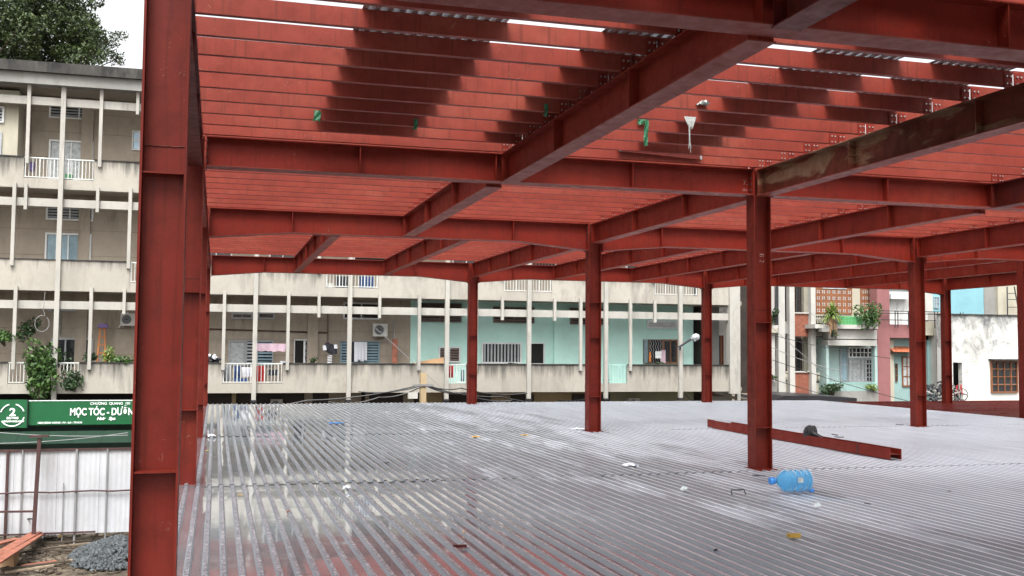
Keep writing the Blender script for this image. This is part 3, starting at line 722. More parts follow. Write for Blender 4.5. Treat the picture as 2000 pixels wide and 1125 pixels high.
ac(529, 780, 552, 800, YW + .2, 'air conditioner low on the dark ground-floor wall'); ac(1228, 778, 1250, 788, YW + .2, 'small air conditioner low on the olive ground-floor wall')

# ------------------------------------------------------------------ laundry and balcony things
def cloth(px0, py0, px1, py1, Y, mat, label, folds=4, amp=.03, name='hanging_cloth', ragged=.02, group='laundry on the balconies', taper=0):
    x0, x1, z0, z1 = rect(px0, py0, px1, py1, Y); nx, nz = folds * 4, 5; m = MB(); W = []
    for j in range(nz + 1):
        row = []
        for i in range(nx + 1):
            u = i / nx; v = j / nz; xx = x0 + (x1 - x0) * (u + (0.5 - u) * taper * (1 - v))
            row.append((xx, Y + amp * math.sin(u * folds * 6.28 + v) * (.4 + .6 * (1 - v)), z0 + (z1 - z0) * v + (U(-ragged, ragged) if j == 0 else 0)))
        W.append(row)
    for j in range(nz):
        for i in range(nx): m.quad(W[j][i], W[j][i + 1], W[j + 1][i + 1], W[j + 1][i])
    o = m.build(name, mat, loc=(x0, Y, z0)); tag(o, label, 'laundry', group); return o
cloth(683, 668, 692, 706, YF + .9, 'cloth_dark', 'dark garment hanging left of the white shirts on the beige balcony')
for k in range(4): cloth(692 + 6 * k, 668, 699 + 6 * k, 706 - (k % 2) * 3, YF + .85 + .05 * k, 'cloth_white', ORD[k] + ' white shirt from the left in the row before the blue louvred window', 2)
cloth(497, 671, 560, 686, YF + .6, 'cloth_pink', 'pale pink sheet hung over the line in front of the frosted window', 3, taper=.1)
cloth(436, 714, 452, 745, YF + .3, 'frame_grey', 'pale grey cloth behind the left end of the laundry railing'); cloth(456, 715, 471, 740, YF + .3, 'cloth_blue', 'navy cloth hanging behind the laundry railing')
cloth(472, 717, 493, 736, YF + .3, 'cloth_white', 'white towel hanging behind the laundry railing'); cloth(497, 715, 518, 747, YF + .3, 'cloth_red', 'red cloth hanging behind the laundry railing')
cloth(522, 722, 545, 733, YF + .3, 'cloth_dark', 'black cloth hanging at the right end of the laundry railing')
cloth(655, 540, 690, 565, YF + .3, 'cloth_dark', 'dark cloth behind the upper balcony railing above the beige wall'); cloth(702, 540, 730, 566, YF + .3, 'cloth_blue', 'navy cloth at the right end of the upper balcony railing')
cloth(876, 714, 886, 738, YF + .3, 'cloth_red', 'red cloth behind the railing next to the sloping cardboard'); cloth(900, 722, 907, 745, YF + .3, 'glass_blue', 'blue bucket cloth behind the railing by the far column')
cloth(1280, 686, 1292, 700, YF + 1.1, 'plastic_white', 'white paper hanging on the grilled window of the mint wall', 1, .005); cloth(1290, 684, 1300, 709, YF + 1.12, 'cloth_pink', 'pink cloth beside the white paper on the grilled window', 1, .01)
cloth(1268, 688, 1272, 706, YF + 1.1, 'orange_paint', 'orange bag hanging at the grilled window of the mint wall', 1, .02)
# cardboard lean-to on the mint balcony
m = MB(); a = at(783, 714, YF + .2); b = at(868, 698, YF + .2); c = at(868, 738, YF + .2); d = at(812, 745, YF + .2)
m.prism([(a.x, a.z), (at(800, 716, YF).x, at(800, 722, YF).z), (at(850, 716, YF).x, at(850, 716, YF).z), (b.x, at(868, 712, YF).z), (b.x, b.z), (at(845, 702, YF).x, at(845, 702, YF).z)], (0, YF + .3, 0), (1, 0, 0), (0, 0, 1), (0, .02, 0))
o = m.build('cardboard', 'cardboard'); tag(o, 'brown cardboard panel sloping over the railing of the mint balcony', 'cardboard')
m = MB(); m.prism([(at(815, 0, YF).x, at(0, 716, YF).z), (at(866, 0, YF).x, at(0, 716, YF).z), (at(866, 0, YF).x, at(0, 748, YF).z), (at(822, 0, YF).x, at(0, 745, YF).z)], (0, YF + .22, 0), (1, 0, 0), (0, 0, 1), (0, .02, 0))
o = m.build('cardboard', 'cardboard'); tag(o, 'upright cardboard screen behind the railing under the sloping cardboard', 'cardboard')
o = MB().box(at(784, 0, YF).x, at(794, 0, YF).x, YF + .9, YF + .95, 1.0, at(0, 654, YF + .9).z).build('wood_board', 'wood_plank'); tag(o, 'orange brown board standing at the seam of beige and mint walls', 'board')
# mannequin-like bags
t = thing('hanging_bags', at(645, 705, YF + .9), 'black and white stuffed bag with a striped tail hanging on the beige wall', 'bag')
m = MB(); p = at(645, 680, YF + .9)
for k in range(9): m.tube([p + Vector((U(-.2, .2), 0, U(-.1, .2))), p + Vector((U(-.2, .2), .05, U(-.25, 0)))], U(.06, .12), 7)
m.build('bag_body', 'cloth_dark', t)
m = MB(); m.tube([p + Vector((-.22, -.05, .1)), p + Vector((-.2, -.08, -.08))], .07, 7); m.tube([p + Vector((.18, -.05, .12)), p + Vector((.2, -.08, -.02))], .07, 7); m.build('white_patch', 'cloth_white', t)
m = MB()
for k in range(7): m.tube([p + Vector((-.1, -.05, -.3 - .06 * k)), p + Vector((.06, -.05, -.28 - .06 * k))], .018, 5)
m.build('striped_tail', 'cloth_white', t)
# ladder and purple stool
t = thing('ladder', at(197, 705, YF + 1), 'narrow orange ladder standing on the planted balcony', 'ladder')
pA = at(190, 706, YF + 1); pB = at(206, 706, YF + 1); zt = at(197, 640, YF + 1).z
for x, dx in ((pA.x, .06), (pB.x, -.06)): MB().bar((x, YF + .9, pA.z), (x + dx, YF + 1, zt), .045).build('rail', 'orange_paint', t)
for k in range(4):
    z = pA.z + .3 + .28 * k; MB().bar((pA.x + .02, YF + .94, z), (pB.x - .02, YF + .94, z), .035).build('rung', 'orange_paint', t)
o = MB().prism([(0, 0), (.36, 0), (.30, .14), (.06, .14)], (pA.x - .02, YF + .8, zt), (1, 0, 0), (0, 0, 1), (0, .3, 0)).build('plastic_tub', 'purple'); tag(o, 'purple plastic tub upside down on top of the orange ladder', 'tub')

# ------------------------------------------------------------------ plants
def leaves(m, c, rad, n, size, droop=0, mi=0):
    for _ in range(n):
        while True:
            v = Vector((U(-1, 1), U(-1, 1), U(-1, 1)))
            if v.length < 1: break
        v = v.normalized() * (v.length ** .5)
        p = Vector(c) + Vector((v.x * rad[0], v.y * rad[1], v.z * rad[2]))
        a = Vector((U(-1, 1), U(-1, 1), U(-1, 1) - droop)).normalized(); b = a.cross(Vector((U(-1, 1), U(-1, 1), U(-1, 1)))).normalized(); s = size * U(.6, 1.4)
        m.quad(p - a * s, p - b * s * .45, p + a * s, p + b * s * .45)
def bush(name, c, rad, n, size, mat, label, clumps=8, stem=True, group=None, cat='plant'):
    c = Vector(c); t = thing(name, c - Vector((0, 0, rad[2])), label, cat, group); m = MB()
    for _ in range(clumps):
        q = c + Vector((U(-.65, .65) * rad[0], U(-.65, .65) * rad[1], U(-.65, .65) * rad[2])); k = U(.35, .6)
        leaves(m, q, (rad[0] * k, rad[1] * k, rad[2] * k), n // clumps, size)
    m.build('foliage', mat, t)
    if stem:
        s = MB()
        for _ in range(4): s.tube([c - Vector((0, 0, rad[2])), c + Vector((U(-.5, .5) * rad[0], U(-.3, .3) * rad[1], U(-.2, .6) * rad[2]))], [.03, .012], 5)
        s.build('stem', 'bark', t)
    return t
bush('balcony_vine', at(77, 724, YF - .2), (.62, .35, .95), 1500, .085, 'leaf_fresh', 'bright green vine spilling over the railing beside the tall post', 14)
bush('balcony_plant', at(146, 738, YF - .05), (.42, .3, .45), 500, .07, 'leaf_dark', 'dark green plant hanging at the right end of the planted railing')
bush('balcony_plant', at(10, 660, YF), (.55, .3, .28), 400, .08, 'leaf_fresh', 'green branch entering at the left picture edge above the parapet')
bush('balcony_plant', at(56, 645, YF + .6), (.35, .3, .38), 300, .07, 'leaf_dark', 'small dark plant hanging on the wall above the bright vine')
bush('balcony_plant', at(212, 694, YF + .2), (.2, .2, .32), 160, .06, 'leaf_lime', 'yellow green potted plant right of the orange ladder')
bush('balcony_plant', at(175, 700, YF + .2), (.25, .2, .2), 160, .06, 'leaf_dark', 'low dark potted plant left of the orange ladder')
bush('balcony_plant', at(240, 704, YF + .1), (.45, .2, .14), 220, .06, 'leaf_fresh', 'low trailing plants on the parapet under the air conditioner')
bush('balcony_plant', at(120, 704, YF + .3), (.35, .2, .35), 260, .06, 'leaf_dark', 'twiggy dark plant behind the railing right of the tall post')
# bags of cuttings on parapet
m = MB()
for k in range(16): p = at(408 + U(-6, 26), 706 + U(-6, 3), YF + .1 + U(-.1, .1)); m.tube([p, p + Vector((U(-.12, .12), .04, U(0, .1)))], U(.05, .09), 6)
o = m.build('rag_pile', 'cloth_dark'); tag(o, 'heap of black rags on the parapet at the left end of the laundry balcony', 'rags')
m = MB()
for k in range(6): p = at(408 + U(-4, 16), 702 + U(-8, 0), YF + .02); m.tube([p, p + Vector((U(-.1, .1), -.03, U(0, .08)))], U(.04, .07), 6)
o = m.build('plastic_bags', 'cloth_white'); tag(o, 'white plastic bags on the heap of black rags', 'plastic bags')

bush('balcony_plant', at(612, 705, YF + .1), (.14, .1, .16), 90, .04, 'leaf_dark', 'small potted plant on the beige parapet below the grey gate door')
bush('balcony_plant', at(1292, 711, YF + .4), (.3, .1, .1), 110, .04, 'leaf_dark', 'low plants on the parapet below the grilled window')
bush('balcony_plant', at(1000, 712, YF + .1), (.2, .1, .08), 80, .04, 'leaf_dark', 'tiny weeds on the parapet below the barred window')
for i, (px, py, wd, hh, mt, lb) in enumerate([(1288, 745, .3, .16, 'ac_dark', 'small dark box on the sill of the teal railing'), (1185, 745, .2, .2, 'purple', 'dark tub behind the teal railing'), (836, 742, .35, .3, 'ac_dark', 'black crate behind the railing under the cardboard'), (640, 561, .3, .3, 'ac_white', 'white box behind the upper railing above the beige wall'),
        (556, 708, .3, .1, 'frame_grey', 'pale box on the parapet at the left of the grey gate door'), (470, 742, .5, .12, 'cloth_blue', 'blue basin behind the laundry railing'), (236, 705, .2, .12, 'plastic_white', 'white tub on the parapet below the air conditioner'), (130, 345, .35, .16, 'rail_green', 'green basin behind the topmost railing'), (62, 325, .14, .3, 'purple', 'violet bag behind the topmost railing')]):
    q = at(px, py, YF + .25); o = MB().prism([(-wd / 2, 0), (wd / 2, 0), (wd / 2 * 1.12, hh), (-wd / 2 * 1.12, hh)], (q.x, YF + .2, q.z - hh / 2), (1, 0, 0), (0, 0, 1), (0, .2, 0)).build('balcony_box', mt, loc=q); tag(o, lb, 'household item')
for i, (a, b, mt) in enumerate([((402, 642), (640, 650), 'post_rust'), ((404, 640), (404, 712), 'post_rust'), ((640, 612), (640, 668), 'shutter_brown'), ((770, 620), (770, 712), 'frame_grey'), ((118, 590), (118, 655), 'post_grey'), ((60, 205), (60, 300), 'shutter_brown'), ((250, 610), (232, 640), 'plastic_white')]):
    MB().tube([at(*a, YW - .06), at(*b, YW - .06)], .022, 5).build('wall_pipe', mt, ap)
# big tree behind the apartment block
tr = thing('tree', (-14.5, 60, -3.5), 'large dark green tree rising behind the roof of the apartment block at the top left', 'tree')
tm = MB(); tm.tube([(-14.5, 60, -3.5), (-14.4, 60, 3), (-14, 60.2, 8), (-13.6, 60, 12)], [.6, .5, .42, .33], 10)
rnd = random.Random(3); br = []
for k in range(26):
    a = rnd.uniform(0, 6.28); el = rnd.uniform(.1, 1.2); L = rnd.uniform(4, 7.5); z0 = rnd.uniform(9, 13)
    p0 = Vector((-13.9, 60, z0)); d = Vector((math.cos(a) * math.cos(el), math.sin(a) * math.cos(el), math.sin(el))); p1 = p0 + d * L * .5 + Vector((0, 0, .4)); p2 = p0 + d * L
    tm.tube([p0, p1, p2], [.16, .1, .03], 6); br.append(p2); br.append(p1 + Vector((rnd.uniform(-1, 1), rnd.uniform(-1, 1), rnd.uniform(0, 1))))
for p in [at(228, 95, 60), at(215, 75, 60), at(240, 110, 60), at(205, 100, 60)]:
    tm.tube([(-12, 60, 13), (Vector((-12, 60, 13)) + p) / 2 + Vector((0, 0, .3)), p], [.1, .06, .02], 5)
tm.build('trunk', 'bark', tr)
lm = MB()
for p in br: leaves(lm, p, (1.2, 1.3, .7), 500, .12)
for _ in range(85):
    q_ = at(U(-60, 190), U(-40, 128), 60 + U(-2.5, 2.5)); leaves(lm, q_, (U(.5, 1.0), .8, U(.3, .6)), 240, .10)
for p in [at(60, 40, 60), at(120, 30, 60), at(150, 60, 60), at(20, 80, 60), at(90, 90, 60), at(140, 100, 60), at(170, 90, 60), at(40, 10, 60), at(165, 30, 60), at(0, 40, 60), at(110, 60, 60), at(185, 60, 60), at(125, 118, 60), at(60, 110, 60)]:
    for _ in range(3): leaves(lm, p + Vector((U(-.9, .9), U(-2, 2), U(-.7, .7))), (.8, 1.0, .5), 300, .10)
for p in [at(U(195, 246), U(66, 124), 60) for _ in range(16)]: leaves(lm, p, (.3, .4, .22), 45, .075)
lm.build('crown', 'leaf_tree', tr)

# ------------------------------------------------------------------ street: sign, fence, ground things
YS = 37.6
sg = thing('shop_sign', at(120, 830, YS), 'long green shop sign with white lettering under the apartment balcony', 'sign')
bx('board', 'sign_green', sg, -14, at(290, 0, YS).x + .6, YS, YS + .12, at(200, 829, YS).z, at(200, 782, YS).z)
bx('trim', 'lettering', sg, -14, at(290, 0, YS).x + .6, YS - .012, YS - .001, at(200, 783, YS).z + .005, at(200, 783, YS).z + .03)
def stext(txt, px, py, hpx, mat='lettering', sx=1, shear=0, bold=.0, Y=YS - .02, par=sg, align='LEFT'):
    p = at(px, py, Y); h = (at(px, py - hpx, Y) - p).z
    o = text_mesh(txt, h / .72, mat, par, facing(p.x, Y, p.z), ext=.004, sx=sx, font_shear=shear, bold=bold, align=align)
    if hpx > 10 and len(txt) > 3: split_letters(o)
    elif len(txt) > 1: o['kind'] = 'stuff'
    return o
stext('CHƯƠNG  QUANG  101', 176, 790.5, 5, bold=.002, sx=1.0)
stext('MỌC TÓC - DƯỠNG', 136, 811, 14, bold=.009, sx=.71)
stext('Hair   Spa', 189, 820, 5.5, shear=.3, bold=.006, sx=1.1); stext('138M HÙNG VƯƠNG - P.9 - Q.5 - TP.HCM', 73, 827.5, 3.2, bold=.003, sx=1.0)
lg = thing('logo_sign', at(20, 835, YS - .2), 'square green logo panel with a white ring at the left end of the shop sign', 'sign')
x0, x1, z0, z1 = rect(-45, 781, 52, 836, YS - .15); bx('panel', 'sign_green', lg, x0, x1, YS - .15, YS - .03, z0, z1)
bx('panel_rim', 'awning_green', lg, x1 + .001, x1 + .03, YS - .16, YS - .03, z0, z1)
c = at(24, 811, YS - .17); m = MB()
for a0, a1 in ((-2.6, -.2), (.35, 1.3), (1.85, 2.85)):
    m.tube([(c.x + .36 * math.cos(a0 + (a1 - a0) * k / 14), YS - .165, c.z + .36 * math.sin(a0 + (a1 - a0) * k / 14)) for k in range(15)], .022, 5)
m.build('ring', 'lettering', lg)
stext('2', 18, 812, 15, par=lg, Y=YS - .17, bold=.01, sx=1.1); stext('DƯƠNG', 13, 818.5, 4, par=lg, Y=YS - .17, bold=.006); stext('CHUONGQUANG', 6, 824.5, 3, par=lg, Y=YS - .17, bold=.004, sx=1.1)
bx('awning', 'awning_green', sg, -14, -2.0, YS + .13, YS + 1.4, at(200, 829, YS).z - .05, at(200, 829, YS).z - .0)
sh = MB().box(-14, -1.9, YS + .9, YS + 1.0, -3.5, at(200, 826, YS + .9).z).build('shop_shutter', 'awning_green'); tag(sh, 'dark green roller shutter front below the green sign', 'shop front')
cn = MB()
a = at(-20, 862, 36.4); b = at(262, 853, 36.4)
for k in range(12):
    x0 = -12 + k * .85; cn.prism([(0, 0), (1.1, .3), (1.1, .32), (0, .02)], (x0, 36.3, a.z - .1), (0, 1, 0), (0, 0, 1), (.84, 0, 0))
o = cn.build('canopy', 'awning_green'); tag(o, 'dark green sloping fabric canopy between the sign and the white fence', 'awning')
# white fence
YFN = 29.5
fz0, fz1 = -3.22, -1.07
fn = thing('site_fence', (-4, YFN, -3.5), 'white corrugated hoarding fence with steel posts at the left below the green sign', 'fence')
xf = at(-60, 960, YFN).x; k = 0
while xf < -.9:
    wv = 1.02; m = MB(); n = 16
    for i in range(n):
        a0 = xf + wv * i / n; a1 = xf + wv * (i + 1) / n; d0 = .008 * (i % 2); d1 = .008 * ((i + 1) % 2)
        m.quad((a0, YFN + d0, fz0), (a1, YFN + d1, fz0), (a1, YFN + d1, fz1), (a0, YFN + d0, fz1)); m.quad((a0, YFN + d0 + .01, fz1), (a1, YFN + d1 + .01, fz1), (a1, YFN + d1 + .01, fz0), (a0, YFN + d0 + .01, fz0))
    m.build('panel', 'fence_white', fn); xf += wv + .006
for px, mt, w2 in ((13, 'post_rust', .06), (42, 'post_grey', .035), (148, 'post_grey', .05), (208, 'post_grey', .035), (124, 'post_grey', .02)):
    X = at(px, 950, YFN - .06).x; MB().bar((X, YFN - .05, fz0 - .25), (X, YFN - .05, fz1 + .03 if px != 124 else -1.9), w2).build('post', mt, fn)
MB().bar((-8, YFN - .03, fz1 + .02), (-.9, YFN - .03, fz1 + .03), .05, .05).build('top_rail', 'post_rust', fn)
MB().bar((-8, YFN - .1, fz0 + .05), (-2.9, YFN - .1, fz0 + .05), .05, .04).build('bottom_rail', 'post_rust', fn)
MB().tube([(-8 + .5 * k, YFN - .09, -2.12 + .015 * math.sin(k * 2.1)) for k in range(15)], .022, 5).build('middle_rail', 'post_rust', fn)
t = thing('rusty_t_post', at(68, 1045, YFN - .5), 'rusty red steel post with a T-shaped head standing against the white fence', 'post')
X = at(70, 950, YFN - .5).x; MB().bar((X - .02, YFN - .5, -3.3), (X + .05, YFN - .5, at(70, 856, YFN - .5).z), .09).build('shaft', 'post_rust', t)
z = at(70, 854, YFN - .5).z; MB().box(X - .2, X + .26, YFN - .58, YFN - .42, z, z + .05).build('head', 'post_rust', t)
MB().bar((at(13, 0, YFN - .4).x, YFN - .4, at(13, 999, YFN - .4).z), (X, YFN - .45, at(70, 998, YFN - .4).z), .05).build('cross_bar', 'post_rust', t)
# gravel heap
m = MB(); rg = random.Random(5); gc = atz(205, 1075, -3.45)
def stone(m, p, r):
    i = len(m.v); ph = [(0, 0, 1), (.9, 0, .3), (.28, .85, .3), (-.72, .53, .3), (-.72, -.53, .3), (.28, -.85, .3), (.72, .53, -.4), (-.28, .85, -.4), (-.9, 0, -.4), (-.28, -.85, -.4), (.72, -.53, -.4), (0, 0, -1)]
    q = Matrix.Rotation(rg.uniform(0, 6), 3, 'Z') @ Matrix.Rotation(rg.uniform(0, 6), 3, 'X')
    sx, sy, sz = rg.uniform(.8, 1.2), rg.uniform(.7, 1.1), rg.uniform(.6, .9)
    for a in ph: v = q @ Vector((a[0] * sx * r, a[1] * sy * r, a[2] * sz * r)); m.v.append(tuple(Vector(p) + v * rg.uniform(.85, 1.15)))
    for f in ((0, 1, 2), (0, 2, 3), (0, 3, 4), (0, 4, 5), (0, 5, 1), (1, 6, 2), (2, 7, 3), (3, 8, 4), (4, 9, 5), (5, 10, 1), (6, 7, 2), (7, 8, 3), (8, 9, 4), (9, 10, 5), (10, 6, 1), (11, 7, 6), (11, 8, 7), (11, 9, 8), (11, 10, 9), (11, 6, 10)):
        m.f.append(tuple(i + k for k in f)); m.m.append(0)
gx, gy = -2.2, 27.6
for k in range(2200):
    a = rg.uniform(0, 6.28); q = rg.random() ** .6
    x = gx + math.cos(a) * q * 1.1; y = gy + math.sin(a) * q * 1.8; z = -3.46 + .42 * max(0, 1 - q) ** .8
    stone(m, (x, y, z + rg.uniform(-.02, .03)), rg.uniform(.035, .075))
m.build('gravel_heap', 'stone_blue', kind='stuff'); bpy.data.objects['gravel_heap']['label'] = 'heap of blue grey crushed stone in front of the white fence'
# orange planks and debris
pk = [((-8, 1088), (88, 1030), .26, 'topmost long'), ((-10, 1110), (84, 1040), .2, 'second long'), ((-20, 1070), (35, 1052), .24, 'short upper'), ((-10, 1085), (20, 1078), .3, 'lowest left')]
for (a, b, wd, nm) in pk:
    p = atz(a[0], a[1], -3.0); q = atz(b[0], b[1], -3.2); p.z += U(0, .1)
    o = MB().bar(p, q, wd, .04).build('orange_plank', 'wood_plank', loc=p); tag(o, nm + ' orange shuttering plank in the pile at the lower left corner', 'plank', 'orange planks at the lower left')
o = MB().box(*[v for v in (atz(2, 1100, -3.4).x, atz(28, 1100, -3.4).x)], atz(10, 1100, -3.4).y - .1, atz(10, 1100, -3.4).y + .5, -3.49, -3.12).build('timber_block', 'cardboard'); tag(o, 'pale timber block under the orange planks', 'timber')
SB = []
for k in range(9):
    px = U(-10, 150); py = 1118 - 7 * k + U(-2, 2); p = atz(px, py, -3.42); a = U(-.35, .55); L = U(.6, 1.5)
    o = MB().bar(p, p + Vector((L * math.cos(a), L * math.sin(a), U(-.02, .1))), U(.07, .16), .035).build('scrap_board', random.choice(['wood_grey', 'wood_grey', 'bark', 'wood_plank']), loc=p)
    tag(o, 'weathered board on the dirt left of the gravel, ' + ORD[k] + ' from the front', 'board', 'scrap boards on the dirt'); SB.append(o)
m = MB()
for k in range(320):
    p = atz(U(-20, 240), U(1036, 1122), -3.48); a = U(0, 3.14); L = U(.04, .22); m.bar(p, p + Vector((L * math.cos(a), L * math.sin(a), U(0, .04))), U(.02, .06), .02)
m.build('ground_litter', 'bark', kind='stuff'); bpy.data.objects['ground_litter']['label'] = 'small wood splinters and rubble on the dirt'
def crumple(name, c, r, mat, label, cat='scrap', n=7, flat=.5):
    c = Vector(c); m = MB(); V = []
    for j in range(n + 1):
        V.append([(c.x + r * (2 * i / n - 1) * U(.8, 1.1), c.y + r * (2 * j / n - 1) * U(.8, 1.1), c.z + r * flat * (abs(math.sin(i * 2.3 + j * 1.7)) + U(0, .5)) * (1 - abs(2 * i / n - 1) ** 2 * .6)) for i in range(n + 1)])
    for j in range(n):
        for i in range(n): m.quad(V[j][i], V[j][i + 1], V[j + 1][i + 1], V[j + 1][i])
    o = m.build(name, mat, loc=c); return tag(o, label, cat)
crumple('plastic_bag', atz(98, 1050, -3.45), .2, 'cloth_white', 'crumpled white plastic bag on the dirt before the fence', 'bag', flat=.9); crumple('yellow_scrap', atz(114, 1050, -3.46), .1, 'plastic_yellow', 'yellow scrap next to the white bag on the dirt')
o = MB().tube([atz(8, 1045, -3.3), atz(35, 1022, -3.0) + Vector((0, 0, .1)), at(70, 1013, YFN - .5)], .02, 6).build('bent_rod', 'cable_black'); tag(o, 'bent black rod arching from the debris to the rusty post', 'rod')

# ------------------------------------------------------------------ right hand houses
YR = 46.0
def RB_(par, name, mat, px0, py0, px1, py1, Y=YR, d=.4, up=None, down=None):
    x0, x1, z0, z1 = rect(px0, py0, px1, py1, Y)
    if down is not None: z0 = down
    if up is not None: z1 = up
    return bx(name, mat, par, x0, x1, Y, Y + d, z0, z1)
h1 = thing('brick_panel_house', at(1550, 780, YR), 'narrow cream house with orange brick panels between white posts', 'house')
RB_(h1, 'wall', 'shop_dark', 1440, 400, 1616, 785, YR + 1.2, .3, up=9, down=-3.5)
RB_(h1, 'wall', 'wall_cream', 1570, 400, 1590, 785, YR + .9, .29, up=9, down=-3.5)
for a, b in ((1500, 1513), (1520, 1533), (1542, 1552), (1584, 1593)): RB_(h1, 'post', 'wall_whiteclean', a, 400, b, 780, YR - .25, .3, up=9, down=-.7)
for a, b in ((613, 657), (728, 771)): 
    x0, x1, z0, z1 = rect(1552, a, 1585, b, YR)
    pn = bx('brick_panel', 'mortar', h1, x0, x1, YR + .03, YR + .2, z0, z1); m = MB(); nrow = 18; src = None
    bw = (x1 - x0) / 5; bh = (z1 - z0) / nrow
    for r in range(nrow):
        for c in range(6):
            xa = x0 + bw * (c - .5 * (r % 2)); xb = xa + bw - .012; xa = max(xa, x0); xb = min(xb, x1)
            if xb - xa < .03: continue
            m.box(xa, xb, YR + .012 + U(0, .008), YR + .03, z0 + bh * r + .005, z0 + bh * (r + 1) - .006)
    bk = m.build('bricks', 'brick_orange', pn, kind='stuff')
    RB_(h1, 'sill', 'wall_whiteclean', 1548, a - 3, 1590, a - .5, YR - .06, .25)
for a, b, c, d in ((1533, 628, 1541, 656), (1593, 634, 1618, 656), (1533, 745, 1542, 780), (1593, 748, 1616, 780), (1480, 640, 1520, 662)): RB_(h1, 'spandrel', 'wall_cream', a, b, c, d, YR + .1, .3)
RB_(h1, 'spandrel', 'wall_grey', 1533, 632, 1541, 652, YR - .1, .2); RB_(h1, 'ledge', 'wall_whiteclean', 1490, 635, 1520, 641, YR - .5, .7); RB_(h1, 'ledge', 'wall_whiteclean', 1593, 728, 1618, 731, YR, .5)
RB_(h1, 'planter', 'wall_cream', 1505, 641, 1519, 650, YR - .5, .5); RB_(h1, 'planter', 'wall_grey', 1484, 745, 1518, 770, YR - .3, .5)
for (a, b, c, d) in ((1595, 732, 1616, 744), (1534, 728, 1542, 742), (1593, 617, 1622, 631)):
    x0, x1, z0, z1 = rect(a, b, c, d, YR); m = MB(); n = max(3, int((x1 - x0) / .12))
    for i in range(n + 1): x = x0 + (x1 - x0) * i / n; m.tube([(x, YR, z0), (x, YR, (z0 + z1) / 2), (x, YR, z1)], [.025, .045, .025], 6)
    m.box(x0, x1, YR - .06, YR + .06, z1, z1 + .07); m.build('balustrade', 'wall_cream', h1)
for (a, b, c, d) in ((1534, 568, 1541, 625), (1553, 560, 1569, 611), (1534, 660, 1542, 726), (1554, 662, 1570, 725), (1596, 660, 1614, 727), (1482, 570, 1499, 610), (1482, 665, 1500, 720)):
    window(h1, rect(a, b, c, d, YR + 1.15), YR + 1.15, frame='wood_dark', pane='glass_dark', nx=2, ny=2)
RB_(h1, 'planter_box', 'cloth_white', 1600, 718, 1613, 727, YR + .4, .3)
pp = MB(); 
for x in (1516, 1519): pp.tube([at(x, 555, YR - .4), at(x, 640, YR - .4)], .04, 6)
pp.build('drain_pipe', 'rail_dark', h1)

h2 = thing('green_townhouse', at(1663, 780, YR), 'pale green and white townhouse with a latticed glass door and planted balcony', 'house')
RB_(h2, 'wall', 'wall_cream', 1590, 400, 1713, 618, YR + .6, .3, up=9)
for a, b in ((1593, 1664), (1681, 1711)):
    x0, x1, z0, z1 = rect(a, 552, b, 613, YR + .55); wd = window(h2, (x0, x1, z0, z1), YR + .6, frame='wood_brown', pane='glass_dark', nx=1, ny=1, style='none')
    bx('wood_screen', 'wood_brown', wd, x0 + .05, x1 - .05, YR + .56, YR + .59, z0 + .05, z1 - .05)
    m = MB(); nx = max(4, int((x1 - x0) / .28)); nz = 5
    for i in range(nx):
        for j in range(nz):
            x = x0 + (x1 - x0) * (i + .5) / nx; z = z0 + (z1 - z0) * (j + .5) / nz
            for q in (-.07, .03): m.box(x + q, x + q + .05, YR + .548, YR + .557, z - .08, z - .01); m.box(x + q, x + q + .05, YR + .548, YR + .557, z + .01, z + .08)
    m.build('screen_lights', 'glass_curtain', wd, kind='stuff')
    bx('transom_light', 'glass_curtain', wd, x0 + .4, x1 - .3, YR + .53, YR + .55, z1 - .32, z1 - .2)
RB_(h2, 'balcony_slab', 'wall_whiteclean', 1592, 634, 1715, 642, YR - .9, 1.6); RB_(h2, 'beam', 'wall_whiteclean', 1618, 644, 1713, 662, YR - .6, .5); RB_(h2, 'beam', 'wall_whiteclean', 1617, 664, 1713, 675, YR - .7, .6)
RB_(h2, 'gap_shadow_board', 'wall_grey', 1619, 661.5, 1712, 664.5, YR - .4, .3)
RB_(h2, 'side_pier', 'wall_paleteal', 1614, 674, 1619, 768, YR - .6, .9); RB_(h2, 'side_pier', 'wall_paleteal', 1709, 674, 1714, 768, YR - .6, .3)
RB_(h2, 'wall', 'wall_paleteal', 1600, 660, 1725, 790, YR + .31, .3, down=-3.5)
window(h2, rect(1640, 679, 1655, 745, YR + .3), YR + .3, frame='frame_grey', pane='glass_blue', nx=1, ny=2)
window(h2, rect(1656, 678, 1710, 699, YR + .3), YR + .3, frame='frame_white', pane='glass_dark', nx=7, ny=2)
window(h2, rect(1657, 701, 1690, 746, YR + .3), YR + .3, frame='frame_grey', pane='glass_curtain', nx=4, ny=5, name='door'); window(h2, rect(1690, 701, 1710, 746, YR + .3), YR + .3, frame='frame_grey', pane='glass_dark', nx=3, ny=5)
RB_(h2, 'base_wall', 'wall_grey', 1614, 764, 1716, 792, YR - .9, .5, down=-3.5)
x0, x1, z0, z1 = rect(1618, 748, 1712, 764, YR - .8); m = MB(); n = 34
for i in range(n + 1): x = x0 + (x1 - x0) * i / n; m.bar((x, YR - .8, z0), (x, YR - .8, z1), .025)
m.bar((x0, YR - .8, z1), (x1, YR - .8, z1), .05); m.build('balcony_railing', 'rail_teal', h2)
x0, x1, z0, z1 = rect(1637, 619, 1682, 634, YR - .8); m = MB(); n = 16
for i in range(n + 1): x = x0 + (x1 - x0) * i / n; m.bar((x, YR - .8, z0), (x, YR - .8, z1), .05)
m.bar((x0, YR - .8, z1), (x1, YR - .8, z1), .06); m.build('green_railing', 'rail_green', h2)
RB_(h2, 'planter_box', 'wall_grey', 1605, 640, 1620, 648, YR - 1.1, .3); RB_(h2, 'planter_box', 'wall_whiteclean', 1698, 630, 1714, 642, YR - 1.1, .2)
